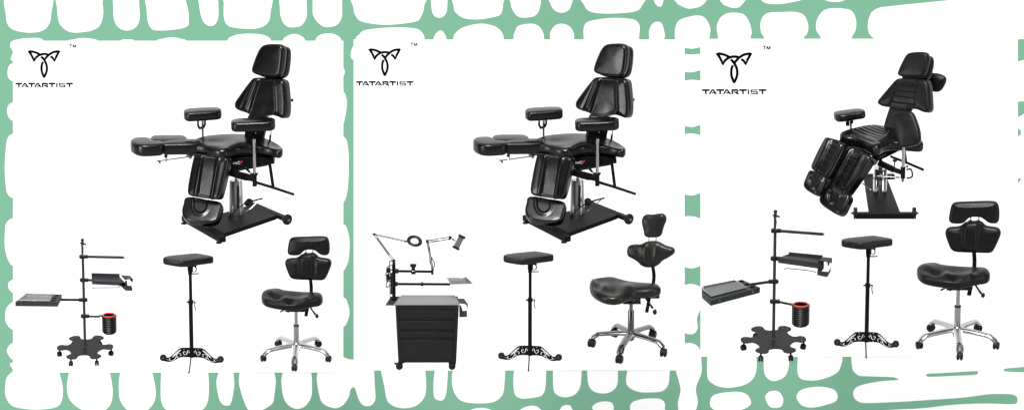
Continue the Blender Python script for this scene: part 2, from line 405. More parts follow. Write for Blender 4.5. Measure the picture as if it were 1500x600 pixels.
bot = [
 [(19,530),(19,542),(10,552),(7.5,567),(8,578),(14,590),(25,596),(52,599),(80,596),(90,587),(92,567),(87,545),(84,530)],
 [(104,530),(101,545),(98,565),(101,582),(110,593),(122,600),(138,604),(155,599),(163,588),(165,570),(161,545),(158,530)],
 [(178,530),(176,545),(174,562),(176,585),(187,600),(202,606),(216,600),(226,587),(228,570),(223,545),(218,530)],
 [(236,530),(236,545),(236,585),(246,601),(270,608),(294,601),(304,588),(306,565),(305,545),(304,530)],
 [(322,530),(320,545),(317,560),(321,583),(326,591),(331,593),(338,590),(343,565),(342,545),(341,530)],
 [(352,530),(351,545),(350,560),(356,583),(364,600),(374,606),(386,599),(399,590),(402,577),(404,558),(402,545),(400,530)],
 [(416,530),(414,545),(412,558),(415,580),(422,592),(434,598),(447,594),(456,580),(457,560),(456,545),(454,530)],
 [(465,520),(465,545),(464,555),(467,575),(473,590),(490,597),(503,592),(511,580),(513,571),(516,567),(520,568),(525,583),(530,591),(537,594),(545,592),(550,583),(549,565),(548,542),(547,528),(518,526),(510,525),(503,522),(490,516)],
 [(556,530),(558,542),(563,565),(567,585),(577,594),(593,597),(610,593),(621,582),(624,570),(624,556),(623,542),(622,530)],
 [(638,530),(637,542),(635,560),(636,580),(643,585.5),(650,584),(654,572),(656,542),(656,530)],
 [(663,530),(663,542),(662,560),(667,577),(678,587),(700,590),(722,588),(734,580),(738,570),(740,542),(740,530)],
 [(682,606),(691,599),(705,596.5),(718,599),(728,606)],
 [(753,530),(753,542),(752,555),(753,572),(757,580),(767,583),(785,581),(795,577),(799,565),(800,542),(801,530)],
 [(810,530),(810,542),(811,570),(817,578),(829,581),(842,577),(850,565),(852,542),(852,530)],
 [(860,530),(860,542),(862,562),(869,572),(882,575.5),(895,573),(904,563),(905,542),(905,530)],
 [(920,530),(919,542),(917,558),(922,567),(935,573),(950,574),(970,572),(979,562),(981,542),(982,530)],
 [(758,606),(764,598),(772,594.5),(782,593.5),(790,597),(794,606)], [(820,606),(822,596),(828,592.5),(835,593),(838,598),(840,606)],
 [(876,606),(868,598),(868,594),(875,589),(887,587),(897,590),(899,600),(897,608)],
 [(930,606),(923,598),(924,591),(930,586.5),(945,583),(965,583),(973,588),(974,597),(971,608)],
 [(985,520),(998,505),(1010,501.5),(1020,505),(1026,513),(1027.5,530),(1027.5,545),(1021,562),(1019.5,572),(1022,590),(1014,608),(997,608),(993,590),(996.5,574),(996,564),(990,542),(987,530)],
 [(1036,512),(1036,522),(1036,548),(1040,558),(1052,565),(1070,567),(1090,563),(1103,554),(1108,540),(1108,522),(1108,512)],
 [(1040,590),(1043,580),(1055,575),(1080,573),(1094,577),(1100,587),(1097,594),(1083,600),(1055,602),(1043,597)],
 [(1119,512),(1119,522),(1119,542),(1123,552),(1131,557),(1140,556),(1150,550),(1155,538),(1156,522),(1156,512)],
 [(1169,512),(1169,522),(1168,540),(1171,552),(1181,556),(1197,556),(1215,551),(1228,543),(1233,530),(1234,522),(1234,512)],
 [(1121,582),(1125,574),(1133,571.5),(1141,573),(1147,582),(1146,592),(1140,596),(1128,595)],
 [(1167,582),(1170,573),(1180,568),(1200,565.5),(1220,569),(1227,578),(1224,587),(1210,592),(1190,596),(1175,593)]]
w1 = wallobj('white_pebble_print', top + side + bot, WHITE, .0006, bd, thick=0)
w2 = wallobj('white_field_print', [[(1500,-40),(1397,0),(1340,5.6),(1290,11),(1282,14),(1276,19),(1272,29),(1271,40),(1273,49),(1277,54.5),(1284,58),(1284,80),(1474,80),(1474,57.4),(1500,57.8),(1530,58),(1530,-40)],
   [(1247,512),(1530,512),(1530,640),(1247,640)]], WHITE, .0016, bd, thick=0, curve=False)
g3 = wallobj('green_stroke_print', [
 [(1240,530),(1247,530),(1249,541),(1255,547.5),(1263,550),(1305,551.5),(1312,553),(1315,555.5),(1290,557.5),(1268,561.5),(1255,566),(1250,573),(1251,581),(1257,587),(1270,589.5),(1320,587.5),(1360,585),(1405,582),(1430,579),(1450,576.5),(1480,576.5),(1489,580),(1490.5,585),(1489,589),(1482,591),(1440,590),(1395,592),(1350,597),(1295,600),(1240,606)],
 [(1357,548.3),(1360,546.5),(1380,545.6),(1428,542.7),(1432,544),(1429,548),(1400,549.5),(1362,551)],
 [(1470.5,541),(1473,539),(1490,537.5),(1512,536),(1512,544),(1475,543.3)]], GREEN, .0022, bd, thick=0, k=4)
g4 = wallobj('green_dot_print', [[(1488,187),(1492,188),(1495.5,192),(1495.5,196),(1492,199.5),(1488,200)]], GREEN, .0022, bd, thick=0)

# ------------------------------------------------------------------ three white boards with the maker's sign
def ribbon(pts, w, closed=False):
    P = [Vector(p) for p in pts]; n = len(P); L, R = [], []
    for i in range(n):
        a = (P[i] - P[i - 1]).normalized() if (i > 0 or closed) else None
        b = (P[(i + 1) % n] - P[i]).normalized() if (i < n - 1 or closed) else None
        a = a or b; b = b or a
        t = (a + b).normalized(); nrm = Vector((-t.y, t.x)); ca = max(.35, abs(t.dot(a)))
        L.append(P[i] + nrm * w / 2 / ca); R.append(P[i] - nrm * w / 2 / ca)
    return [tuple(q) for q in L + R[::-1]]
def emblem(ox, oy, k):
    z = 1 / 8.0
    def m(pts): return [(ox + (x - 245) * z * k, oy + (y - 118) * z * k) for x, y in pts]
    S_ = [catmull(m([(262,124),(300,126),(345,138),(388,158)]), False, 6), m([(270,118+14),(283,152),(319,222),(326,214)]),
          catmull(m([(316,238),(340,200),(375,172),(410,158),(440,154),(470,157),(497,168)]), False, 5),
          catmull(m([(618,124),(580,126),(540,136),(500,160),(470,188),(440,224)]), False, 6), m([(610,132),(600,150),(562,222),(556,212)]),
          catmull(m([(566,236),(552,216),(536,196),(513,182)]), False, 4),
          catmull(m([(403,184),(425,204),(446,232),(464,270),(473,320),(465,370),(438,428)]), False, 5),
          catmull(m([(427,244),(413,280),(409,325),(416,370),(440,428)]), False, 5)]
    out = [ribbon([(p[0], p[1]) for p in s_], 3.5 * k) for s_ in S_]
    out += [m([(240,118),(262,118),(292,166),(276,170)]), m([(634,118),(612,118),(584,166),(600,170)]), m([(306,214),(320,250),(338,214),(322,224)]), m([(546,214),(563,250),(578,216),(560,226)]), m([(424,408),(440,438),(457,408),(440,418)])]
    return out
def lettering(x0, y0, k):
    # nine wide capitals, drawn as bars: T A T A R T I S T
    h = 6.0 * k; w = 2.5 * k; out = []
    def bar(a, b, ww=w): out.append(ribbon([(x0 + a[0] * k, y0 + a[1] * k), (x0 + b[0] * k, y0 + b[1] * k)], ww))
    def T(x, w_=10.0):
        bar((x, .8), (x + w_, .8)); bar((x + w_ / 2, 2), (x + w_ / 2, 6.2), 2.3 * k)
    def A(x):
        bar((x + .9, 6.2), (x + 4.6, .4), 2.0 * k); bar((x + 4.4, .8), (x + 6.2, .8)); bar((x + 5.6, .4), (x + 9.9, 6.2), 2.1 * k); bar((x + 4.3, 4.6), (x + 8.2, 4.6), 1.7 * k)
    T(0); A(8.8); T(18.7); A(27.3)
    x = 38.6; bar((x, .8), (x + 8.4, .8)); bar((x + 1, .4), (x + 1, 6.2), 2.1 * k); bar((x + 8.1, .6), (x + 8.1, 3.8), 1.8 * k); bar((x + 2.4, 3.6), (x + 8.6, 3.6), 1.4 * k); bar((x + 5, 4), (x + 9.6, 6.2), 1.9 * k)
    T(48.6); bar((60.7, .1), (60.7, 6.2), 2.1 * k)
    x = 63.6; bar((x + .6, .8), (x + 9.4, .8), 1.4 * k); bar((x + .9, .4), (x + .9, 3.4), 1.9 * k); bar((x, 3.2), (x + 9.4, 3.2), 1.3 * k); bar((x + 8.6, 3), (x + 8.6, 6), 1.9 * k); bar((x, 5.6), (x + 9.4, 5.6), 1.3 * k)
    T(74.2)
    return out
def tmark(x, y, k):
    r = []
    for a, b in (((0, .5), (4.4, .5)), ((2.2, .5), (2.2, 5)), ((5.4, 5), (5.6, .3)), ((5.6, .3), (7.6, 4.6)), ((7.6, 4.6), (9.6, .3)), ((9.6, .3), (9.9, 5))):
        r.append(ribbon([(x + a[0] * k, y + a[1] * k), (x + b[0] * k, y + b[1] * k)], 1.15 * k))
    return r
def board(x0, y0, x1, y1, label, ex, ey, k, lx, ly, tx, ty):
    t = bpy.data.objects.new('display_board', None); C.objects.link(t)
    t['label'] = label; t['category'] = 'board'; t['group'] = 'white display boards'
    o = wallobj('panel', [[(x0, y0), (x1, y0), (x1, y1), (x0, y1)]], PANEL, .0030, t, thick=.0003, curve=False)
    wallobj('emblem', emblem(ex, ey, k), INK, .0036, t, thick=.0001, curve=False)
    wallobj('lettering', lettering(lx, ly, k), INK, .0036, t, thick=.0001, curve=False)
    wallobj('trademark_sign', tmark(tx, ty, k), INK, .0036, t, thick=.0001, curve=False)
board(19, 60, 503, 545, 'white board at left, its black emblem and lettering above the smaller tray stand', 40.3, 74.8, 1, 22.6, 121.8, 101.5, 65.2)
board(518, 58, 1003, 542, 'white board in the middle, its black emblem and lettering above the drawer cabinet', 539.3, 72.0, 1, 521.6, 119.3, 601, 62.7)
board(1026, 57, 1491, 522, 'white board at right, its larger emblem and lettering beside the quilted bed', 1048.2, 78, 1.118, 1028.4, 131.1, 1117.2, 67.3)

# ------------------------------------------------------------------ casters
def twin_caster(k, p, d, par, r=5.2, top=12, m=None, name='caster', w=3.4):
    """two wheels under a hood; p on the floor, d rolling direction"""
    d = Vector(d).normalized(); ax = Vector((0, 0, 1)).cross(d)
    c = Vector(p) + Vector((0, 0, r))
    h = k.mb()
    pr = [(c + d * math.cos(a) * (r + .5) + Vector((0, 0, math.sin(a) * (r + .5)))) for a in [math.radians(x) for x in range(10, 171, 20)]]
    h.prism([q - ax * .9 for q in pr], ax * 1.8)
    h.cyl(c + Vector((0, 0, r * .5)) + d * .8, c + Vector((0, 0, top - r)) + d * .8, 1.3, 12)
    o = h.build(name, m or PLAS, par, bevel=.3)
    for s_ in (-1, 1):
        q = c + ax * s_ * (w * .62)
        wv = k.mb().lathe(q - ax * w * .45, [(r * .8, 0), (r, w * .2), (r, w * .75), (r * .82, w * .9)], ax, 22)
        wv.build('wheel', RUB, o)
        hb = k.mb().lathe(q + ax * s_ * w * .40, [(r * .52, -.2), (r * .5, w * .16), (r * .3, w * .2)], ax * s_, 16)
        hb.build('hub', PLAS if m is None else m, o)
    return o

# ------------------------------------------------------------------ treatment bed, smooth cushions (boards at left and middle)
def pads(k, mb, name, m, par, pipe=.35, both=True):
    o = mb.build(name, m, par)
    if pipe:
        p = k.mb().loop(mb.edge, pipe)  # thin tube added along the cushion edge to draw highlight lines
        p.build('highlight_piping', SEAM, o)
    return o
def ridge(x0, y0, x1, y1, w, a):
    L = math.hypot(x1 - x0, y1 - y0)
    def f(x, y):
        d = abs((x - x0) * (y1 - y0) - (y - y0) * (x1 - x0)) / L
        t = ((x - x0) * (x1 - x0) + (y - y0) * (y1 - y0)) / L / L
        if t < -.25 or t > 1.25: return 0
        e = 1 if 0 <= t <= 1 else 1 - (abs(t - .5) - .5) * 4
        return a * math.exp(-(d / w) ** 2) * e
    return f
def between(xa0, ya0, xa1, ya1, xb0, yb0, xb1, yb1, soft, a):
    """raised or sunk band between two straight lines"""
    def side(x, y, x0, y0, x1, y1): return ((x - x0) * (y1 - y0) - (y - y0) * (x1 - x0)) / math.hypot(x1 - x0, y1 - y0)
    sg = 1 if side(xb0, yb0, xa0, ya0, xa1, ya1) > 0 else -1
    sh = 1 if side(xa0, ya0, xb0, yb0, xb1, yb1) > 0 else -1
    def f(x, y):
        return a * smooth(0, soft, sg * side(x, y, xa0, ya0, xa1, ya1)) * smooth(0, soft, sh * side(x, y, xb0, yb0, xb1, yb1))
    return f
def seam(x0, y0, x1, y1, w, a):
    L = math.hypot(x1 - x0, y1 - y0)
    def f(x, y):
        d = abs((x - x0) * (y1 - y0) - (y - y0) * (x1 - x0)) / L
        t = ((x - x0) * (x1 - x0) + (y - y0) * (y1 - y0)) / L / L
        return a * math.exp(-(d / w) ** 2) * smooth(-.06, .03, t) * (1 - smooth(.97, 1.06, t))
    return f
def bump(cx, cy, rx, ry, a):
    return lambda x, y: a * math.exp(-((x - cx) / rx) ** 2 - ((y - cy) / ry) ** 2)
def add(*fs): return lambda x, y: sum(f(x, y) for f in fs)

def z4(sc_, ox, oy): return lambda pts: [(ox + x / sc_, oy + y / sc_) for x, y in pts]
def bed_smooth(label):
    k = K(350, 322)
    t = thing('treatment_bed', label, 'treatment bed', k, 'adjustable black treatment beds')
    Fp = k.F
    # base
    b = k.mb()
    h = 9.0
    a0, a1 = Fp(266, 315.5, h), Fp(327.5, 347, h)
    ax = (a1 - a0).normalized(); pr = Vector((ax.y, -ax.x, 0)) * 7
    if pr.x > 0: pr = -pr
    b.prism([a0, a1, a1 - pr * 1.5, a0 - pr * 1.5], (0, 0, -8.5))
    r0, r1 = Fp(364, 297.5, h), Fp(421, 320.5, h)
    ar = (r1 - r0).normalized(); p2 = Vector((ar.y, -ar.x, 0)) * 9
    b.prism([r0, r1, r1 - p2, r0 - p2], (0, 0, -6))
    b.prism([Fp(291, 322, h + .4), Fp(332, 341.5, h + .4), Fp(406, 315, h + .4), Fp(369, 298.5, h + .4)], (0, 0, -6.5))
    b.build('base_frame', BLACK, t, bevel=.7)
    for q in (Fp(270.5, 325.5, 2.2), Fp(326, 353, 2.2)):
        k.mb().lathe(q, [(4.4, -2.2), (4.4, -.8), (2, 0), (1.6, 2)]).build('levelling_foot', RUB, t)
    for x, y, r in ((422.5, 321.5, 8), (363, 297, 6.5)):
        c = Fp(x, y, 8.0); w = k.mb().lathe(c - ar * 1.2, [(r * .9, -2), (r, -1.2), (r, 1.4), (r * .86, 2.4), (r * .5, 2.6), (r * .3, 3.2)], ar, 28)
        w = w.build('wheel', RUB, t)
        k.mb().lathe(c + ar * 2.0, [(2.2, 0), (2.2, 1.2), (1.2, 1.8)], ar, 16).build('hub_cap', STEEL, w)
    # lift column
    c0 = k.S(346.5, 320, 0)
    sh = k.mb()
    prof = [(11.2, 0), (11.0, 4), (9.7, 54), (9.2, 55.5), (3, 55.5)]
    sh.lathe((c0.x, c0.y, 6), prof, seg=40, k=.8)
    s_ = sh.build('lift_column', SATIN, t)
    k.mb().cyl((c0.x + .5, c0.y, 55), (c0.x + .5, c0.y, 92), 2.3).build('piston', CHROME, s_)
    k.mb().beam((c0.x + 3.4, -9.6, 56), (c0.x + 3.0, -10.6, 22), 3.4, 1.0, (0, 1, 0)).build('slot_cover', PLAS, s_, bevel=.3)
    # pedals
    p = k.mb()
    p.tube([k.S(336.5, 317.5, -20), k.S(346, 308, -20), k.S(361, 297, -16)], .8, 8).tube([k.S(361, 298, -16), k.S(372, 294, -16), k.S(386, 290.5, -18)], [1.6, 1.2, 1.3], 10)
    p.ball(k.S(362.5, 297.5, -16), 4, 4, 4).ball(k.S(337, 317.5, -20), 1.8)
    p.build('pedal', BLACK, t)
    k.mb().tube([k.S(360, 311, -16), k.S(370, 304, -17), k.S(381, 293, -18)], .8, 8).build('pedal_rod', CHROME, t)
    # under frame
    f = k.mb()
    f.prism([k.S(333, 236, -12), k.S(345, 231, -12), k.S(402, 231, -12), k.S(404, 240, -12), k.S(345, 248, -12), k.S(333, 250, -12)], (0, 26, 0))
    f.prism([k.S(336, 250, -16), k.S(341, 250, -16), k.S(393, 240, -16), k.S(394, 243, -16), k.S(345, 252, -16), k.S(336, 254, -16)], (0, 5, 0))
    f.prism([k.S(338, 249, -18), k.S(372, 258, -18), k.S(376, 264, -18), k.S(362, 265, -18), k.S(336, 257.5, -18)], (0, 7, 0))
    f.beam(k.S(362, 260, -18), k.S(376, 263, -22), 7, 6)
    f.prism([k.S(336, 228, -6), k.S(402, 226, -6), k.S(402, 234, -6), k.S(336, 240, -6)], (0, 30, 0))
    f.build('seat_frame', BLACK, t, bevel=.5)
    g = k.mb()
    g.sweep([k.S(388, 238, -8), k.S(393.5, 237.5, -8), k.S(397, 242, -8), k.S(401.5, 276, -8)], 3, 4.5)
    g.tube([k.S(376, 267, -8), k.S(401, 274.5, -10), k.S(429.5, 284, -12)], [2.2, 2.2, 2.0], 12).ball(k.S(430.5, 284.3, -12), 2.1)
    g.build('side_lever', BLACK, t)
    k.mb().ball(k.S(394.6, 240, -10.6), .9).build('bolt', CHROME, t)
    # maker's mark on the frame: tiny pale characters and a red tick
    q = k.mb(); d0 = -12.4
    for x in (344.5, 347.5):
        q.loop([k.S(x + .0, 238.3 + .9, d0) + Vector((math.cos(a) * .9, -.1, math.sin(a) * 1.4)) for a in [i * math.pi / 5 for i in range(10)]], .32, 4)
    for a, b2 in (((349.6, 237), (349.6, 240.6)), ((351, 237), (353.8, 237)), ((351, 240.3), (353.6, 240.3)), ((351, 237), (351, 240.4))):
        q.beam(k.S(*a, d0 - .1), k.S(*b2, d0 - .1), .4, .5, (0, 1, 0))
    q.build('frame_mark', WHT, t)
    k.mb().prism([k.S(353.8, 238.2, d0 - .1), k.S(356.6, 235.2, d0 - .1), k.S(357.4, 236.6, d0 - .1), k.S(355, 239, d0 - .1)], (0, -.3, 0)).build('frame_mark', RED, t)
    kb = k.mb().tube([k.S(362.5, 246.5, -20), k.S(368, 252.5, -20)], [2.0, 1.7], 12).tube([k.S(368, 252.5, -20), k.S(372, 256, -22)], .8, 8).ball(k.S(362.5, 246.5, -20), 2.2)
    kb.build('knob', PLAS, t)
    # seat
    seat_px = [(283, 207), (287, 202), (300, 197.8), (322, 195.3), (345, 194.5), (375, 196), (395, 203), (409, 208.5), (418, 217), (413, 221), (398, 216.5), (378, 213.8), (358, 213.8), (346, 216), (334, 221), (321, 219.5), (302, 214), (288, 212)]
    hh = add(bump(318, 207, 22, 5, -2.0), bump(352, 208, 16, 6, 1.0), bump(405, 212, 12, 6, -3), bump(333, 219, 7, 2, 1.5))
    m = k.mb().slab(seat_px, (0.04, -.03, 1), 14, 4.5, (340, 207, 3), h=hh, bulge=1.0, ch=2)
    pads(k, m, 'seat', VINYL, t, 0)
    # hanging leg rest
    z = z4(4, 255, 210)
    o = z([(126, 72), (140, 62), (180, 66), (300, 80), (326, 92), (325, 120), (280, 310), (264, 326), (240, 326), (110, 308), (90, 296), (88, 262), (110, 140)])
    hh = add(between(299.5, 226, 290, 290, 322, 230, 313, 292, 3.6, -2.4), ridge(299, 229, 289.5, 284, 2.2, .6), ridge(324, 233, 314.5, 286, 2.4, 1.2))
    pads(k, k.mb().slab(o, (-.40, -.84, .32), 19, 4.5, (304, 255, -40), h=hh, bulge=1.2, rings=60, N=280), 'calf_cushion', VINYL, t, .3)
    o = z([(68, 345), (71, 318), (92, 309), (150, 313), (210, 327), (264, 334), (290, 345), (294, 368), (276, 430), (262, 450), (225, 462), (150, 458), (90, 446), (64, 422), (57, 385)])
    def u(x, y):
        dx, dy = (x - 297), (y - 303)
        e = math.sqrt((dx / 10.5) ** 2 + (max(0, dy + 3) / 12) ** 2 if dy > -3 else (dx / 10.5) ** 2)
        return -1.9 * (1 - smooth(.72, 1.05, e)) + .9 * math.exp(-((e - 1.12) / .2) ** 2)
    pads(k, k.mb().slab(o, (-.17, -.69, .70), 16, 4.2, (298, 305, -54), h=u, bulge=1.0, rings=60, N=280), 'foot_cushion', VINYL, t, .3)
    k.mb().beam(k.S(312, 232, -24), k.S(318, 292, -36), 12, 3, (0, 1, 0)).beam(k.S(316, 236, -10), k.S(340, 240, -4), 6, 8).build('leg_rest_bracket', BLACK, t, bevel=.5)
    # raised leg rest
    def flat(o, d, tt, name, r=4.2, n=(0, 0, 1), bl=.8):
        return pads(k, k.mb().slab(o, n, tt, r, d, bulge=bl, rings=8), name, VINYL, t, .28)
    flat([(240.5, 209), (241.5, 205.5), (250, 203.2), (292, 202.5), (298, 204), (298.5, 208), (292, 210.5), (250, 211), (243, 211)], (270, 207, -9), 18, 'calf_cushion', 4)
    flat([(194.5, 207), (195, 203), (200, 200.3), (217, 199.6), (224, 202), (228, 205), (243, 206), (244, 209.5), (240, 212), (216, 213.5), (204, 212)], (218, 207, -15), 18.5, 'foot_cushion', 4.5)
    flat([(222, 201.5), (224, 197.8), (232, 196.8), (268, 196.6), (274, 199), (277, 203.5), (270, 206.5), (240, 206.5), (226, 205)], (250, 201, 8), 11, 'side_cushion', 4)
    l = k.mb().tube([k.S(232, 236.3, -14), k.S(246, 234.5, -12), k.S(281, 229.5, -6)], .9, 8).ball(k.S(236.5, 238.2, -14), 1.8).ball(k.S(234, 235.7, -14), 1.4)
    l.beam(k.S(246.5, 225, -10), k.S(245.5, 237, -12), 2.6, 3).build('length_rod', STEEL, t)
    k.mb().beam(k.S(276, 226, -6), k.S(283, 231, -6), 8, 4).build('rod_bracket', STEEL, t, bevel=.4)
    k.mb().ball(k.S(245.5, 229, -12), 2.6, 2.6, 2.2).beam(k.S(275, 224, -4), k.S(345, 226, 4), 12, 6).build('leg_slide', BLACK, t, bevel=.5)
    # back
    z = z4(4, 320, 55)
    o = z([(196, 246), (210, 237), (300, 243), (372, 250), (386, 262), (392, 300), (400, 400), (396, 460), (380, 478), (352, 466), (318, 455), (285, 458), (262, 468), (232, 470), (186, 462), (172, 444), (112, 426), (92, 408), (94, 378), (124, 338), (160, 290)])
    hh = add(between(379, 116, 363, 166, 401, 118, 402.5, 172, 3.4, -2.4), ridge(376.5, 120, 360.5, 159, 2.4, 1.3), ridge(403, 121, 404.5, 166, 1.8, 1.0), ridge(371, 122, 355, 157, 2.2, -.5))
    pads(k, k.mb().slab(o, (-.52, -.80, .24), 19, 4.5, (385, 145, 22), h=hh, bulge=1.2, rings=60, N=280, center=(386, 143)), 'backrest', VINYL, t, .3)
    o = z([(256, 58), (272, 49), (300, 46), (350, 46), (374, 55), (384, 74), (384, 120), (376, 190), (366, 220), (345, 234), (320, 235), (240, 226), (204, 212), (195, 194), (210, 145), (238, 80)])
    pads(k, k.mb().slab(o, (-.52, -.80, .20), 14, 4.5, (393, 90, 26), bulge=.7, rings=20, bp=2), 'headrest', VINYL, t, .3)
    o2 = [(x + 7.2, y + 2.6) for x, y in o]
    pads(k, k.mb().slab(o2, (-.52, -.80, .20), 12, 4.2, (400, 92.6, 37.5), bulge=.6), 'headrest_rear_cushion', VINYL, t, .3)
    k.mb().beam(k.S(394, 100, 42), k.S(396, 128, 42), 8, 3).build('headrest_bracket', BLACK, t)
    o = [(365, 164), (392, 166), (389, 186), (384, 207), (360, 206), (359, 190)]
    m = k.mb().slab(o, (-.45, -.86, .2), 8, 2, (376, 190, 27), bulge=.8, ch=1)
    pads(k, m, 'back_support', VINYL, t, 0)
    k.mb().tube([k.S(424, 146, 40), k.S(428.5, 147, 40)], .9).ball(k.S(428.7, 147, 40), 2.2, 2, 2.4).build('knob', PLAS, t)
    k.mb().tube([k.S(398.5, 188, 20), k.S(397, 206, 20)], 1.0).build('gas_strut', CHROME, t)
    k.mb().beam(k.S(397, 198, 19), k.S(396, 208, 19), 3, 3).build('strut_socket', PLAS, t, bevel=.4)
    # arms
    o = [(270.5, 163), (271.5, 159), (280, 157.4), (314, 155.8), (322, 156.8), (324.5, 159), (324, 161.5), (316, 163), (286, 165), (276, 165.5)]
    L = pads(k, k.mb().slab(o, (-.03, .02, 1), 14.5, 4.0, (298, 160, 34), grow=1.0, bulge=.8, rings=8), 'armrest_cushion', VINYL, t, .3)
    k.mb().cyl(k.S(297.2, 170, 34), k.S(297.2, 204, 34), 1.7).build('armrest_post', CHROME, t)
    k.mb().sweep([k.S(291, 174, 33), k.S(290.5, 183, 33), k.S(293.5, 189, 33)], 3, 3).sweep([k.S(301, 174, 33), k.S(301, 182, 33), k.S(298.5, 187, 33)], 3, 3).ball(k.S(294.5, 187.5, 31), 2.0).build('armrest_bracket', PLAS, t)
    o = [(342, 179), (343, 175), (350, 173.2), (398, 171.8), (404, 172.5), (406.5, 175), (405.5, 178), (398, 179.6), (356, 181), (347, 181)]
    pads(k, k.mb().slab(o, (-.03, .02, 1), 15, 4.2, (374, 176, -26), bulge=.8, rings=8), 'armrest_cushion', VINYL, t, .3)
    k.mb().cyl(k.S(375.2, 204, -27), k.S(375.2, 254, -27), 2.4).build('armrest_post', CHROME, t)
    k.mb().box(k.S(375.3, 263.5, -27), (3.2, 3.2, 9.5)).lathe(k.S(375.3, 255.5, -27), [(3.4, -2), (4.4, -1), (4.4, 1), (3, 1.6)]).ball(k.S(379, 254.5, -29), 1.6).tube([k.S(369, 254.5, -27), k.S(374, 255, -27)], 1.4).build('post_socket', BLACK, t, bevel=.5)
    k.mb().prism([k.S(362, 190, -20), k.S(391, 190, -20), k.S(388, 207, -20), k.S(383, 208.5, -20), k.S(371, 205, -20), k.S(361, 202, -20)], (0, 4, 0)).ball(k.S(376, 201, -26), 3, 3, 3).ball(k.S(372.5, 204.5, -27), 2.4).tube([k.S(372, 204, -27), k.S(376, 206, -28)], 1.6).build('armrest_bracket', BLACK, t, bevel=.5)
    k.mb().ball(k.S(377.5, 195, -20.5), 1.1).build('bolt', CHROME, t)
    return t
bed1 = bed_smooth('smooth black treatment bed with one leg rest raised, on the left board')
bed2 = dup(bed1, 499.4, -.7, 'smooth black treatment bed with one leg rest raised, above the drawer cabinet')

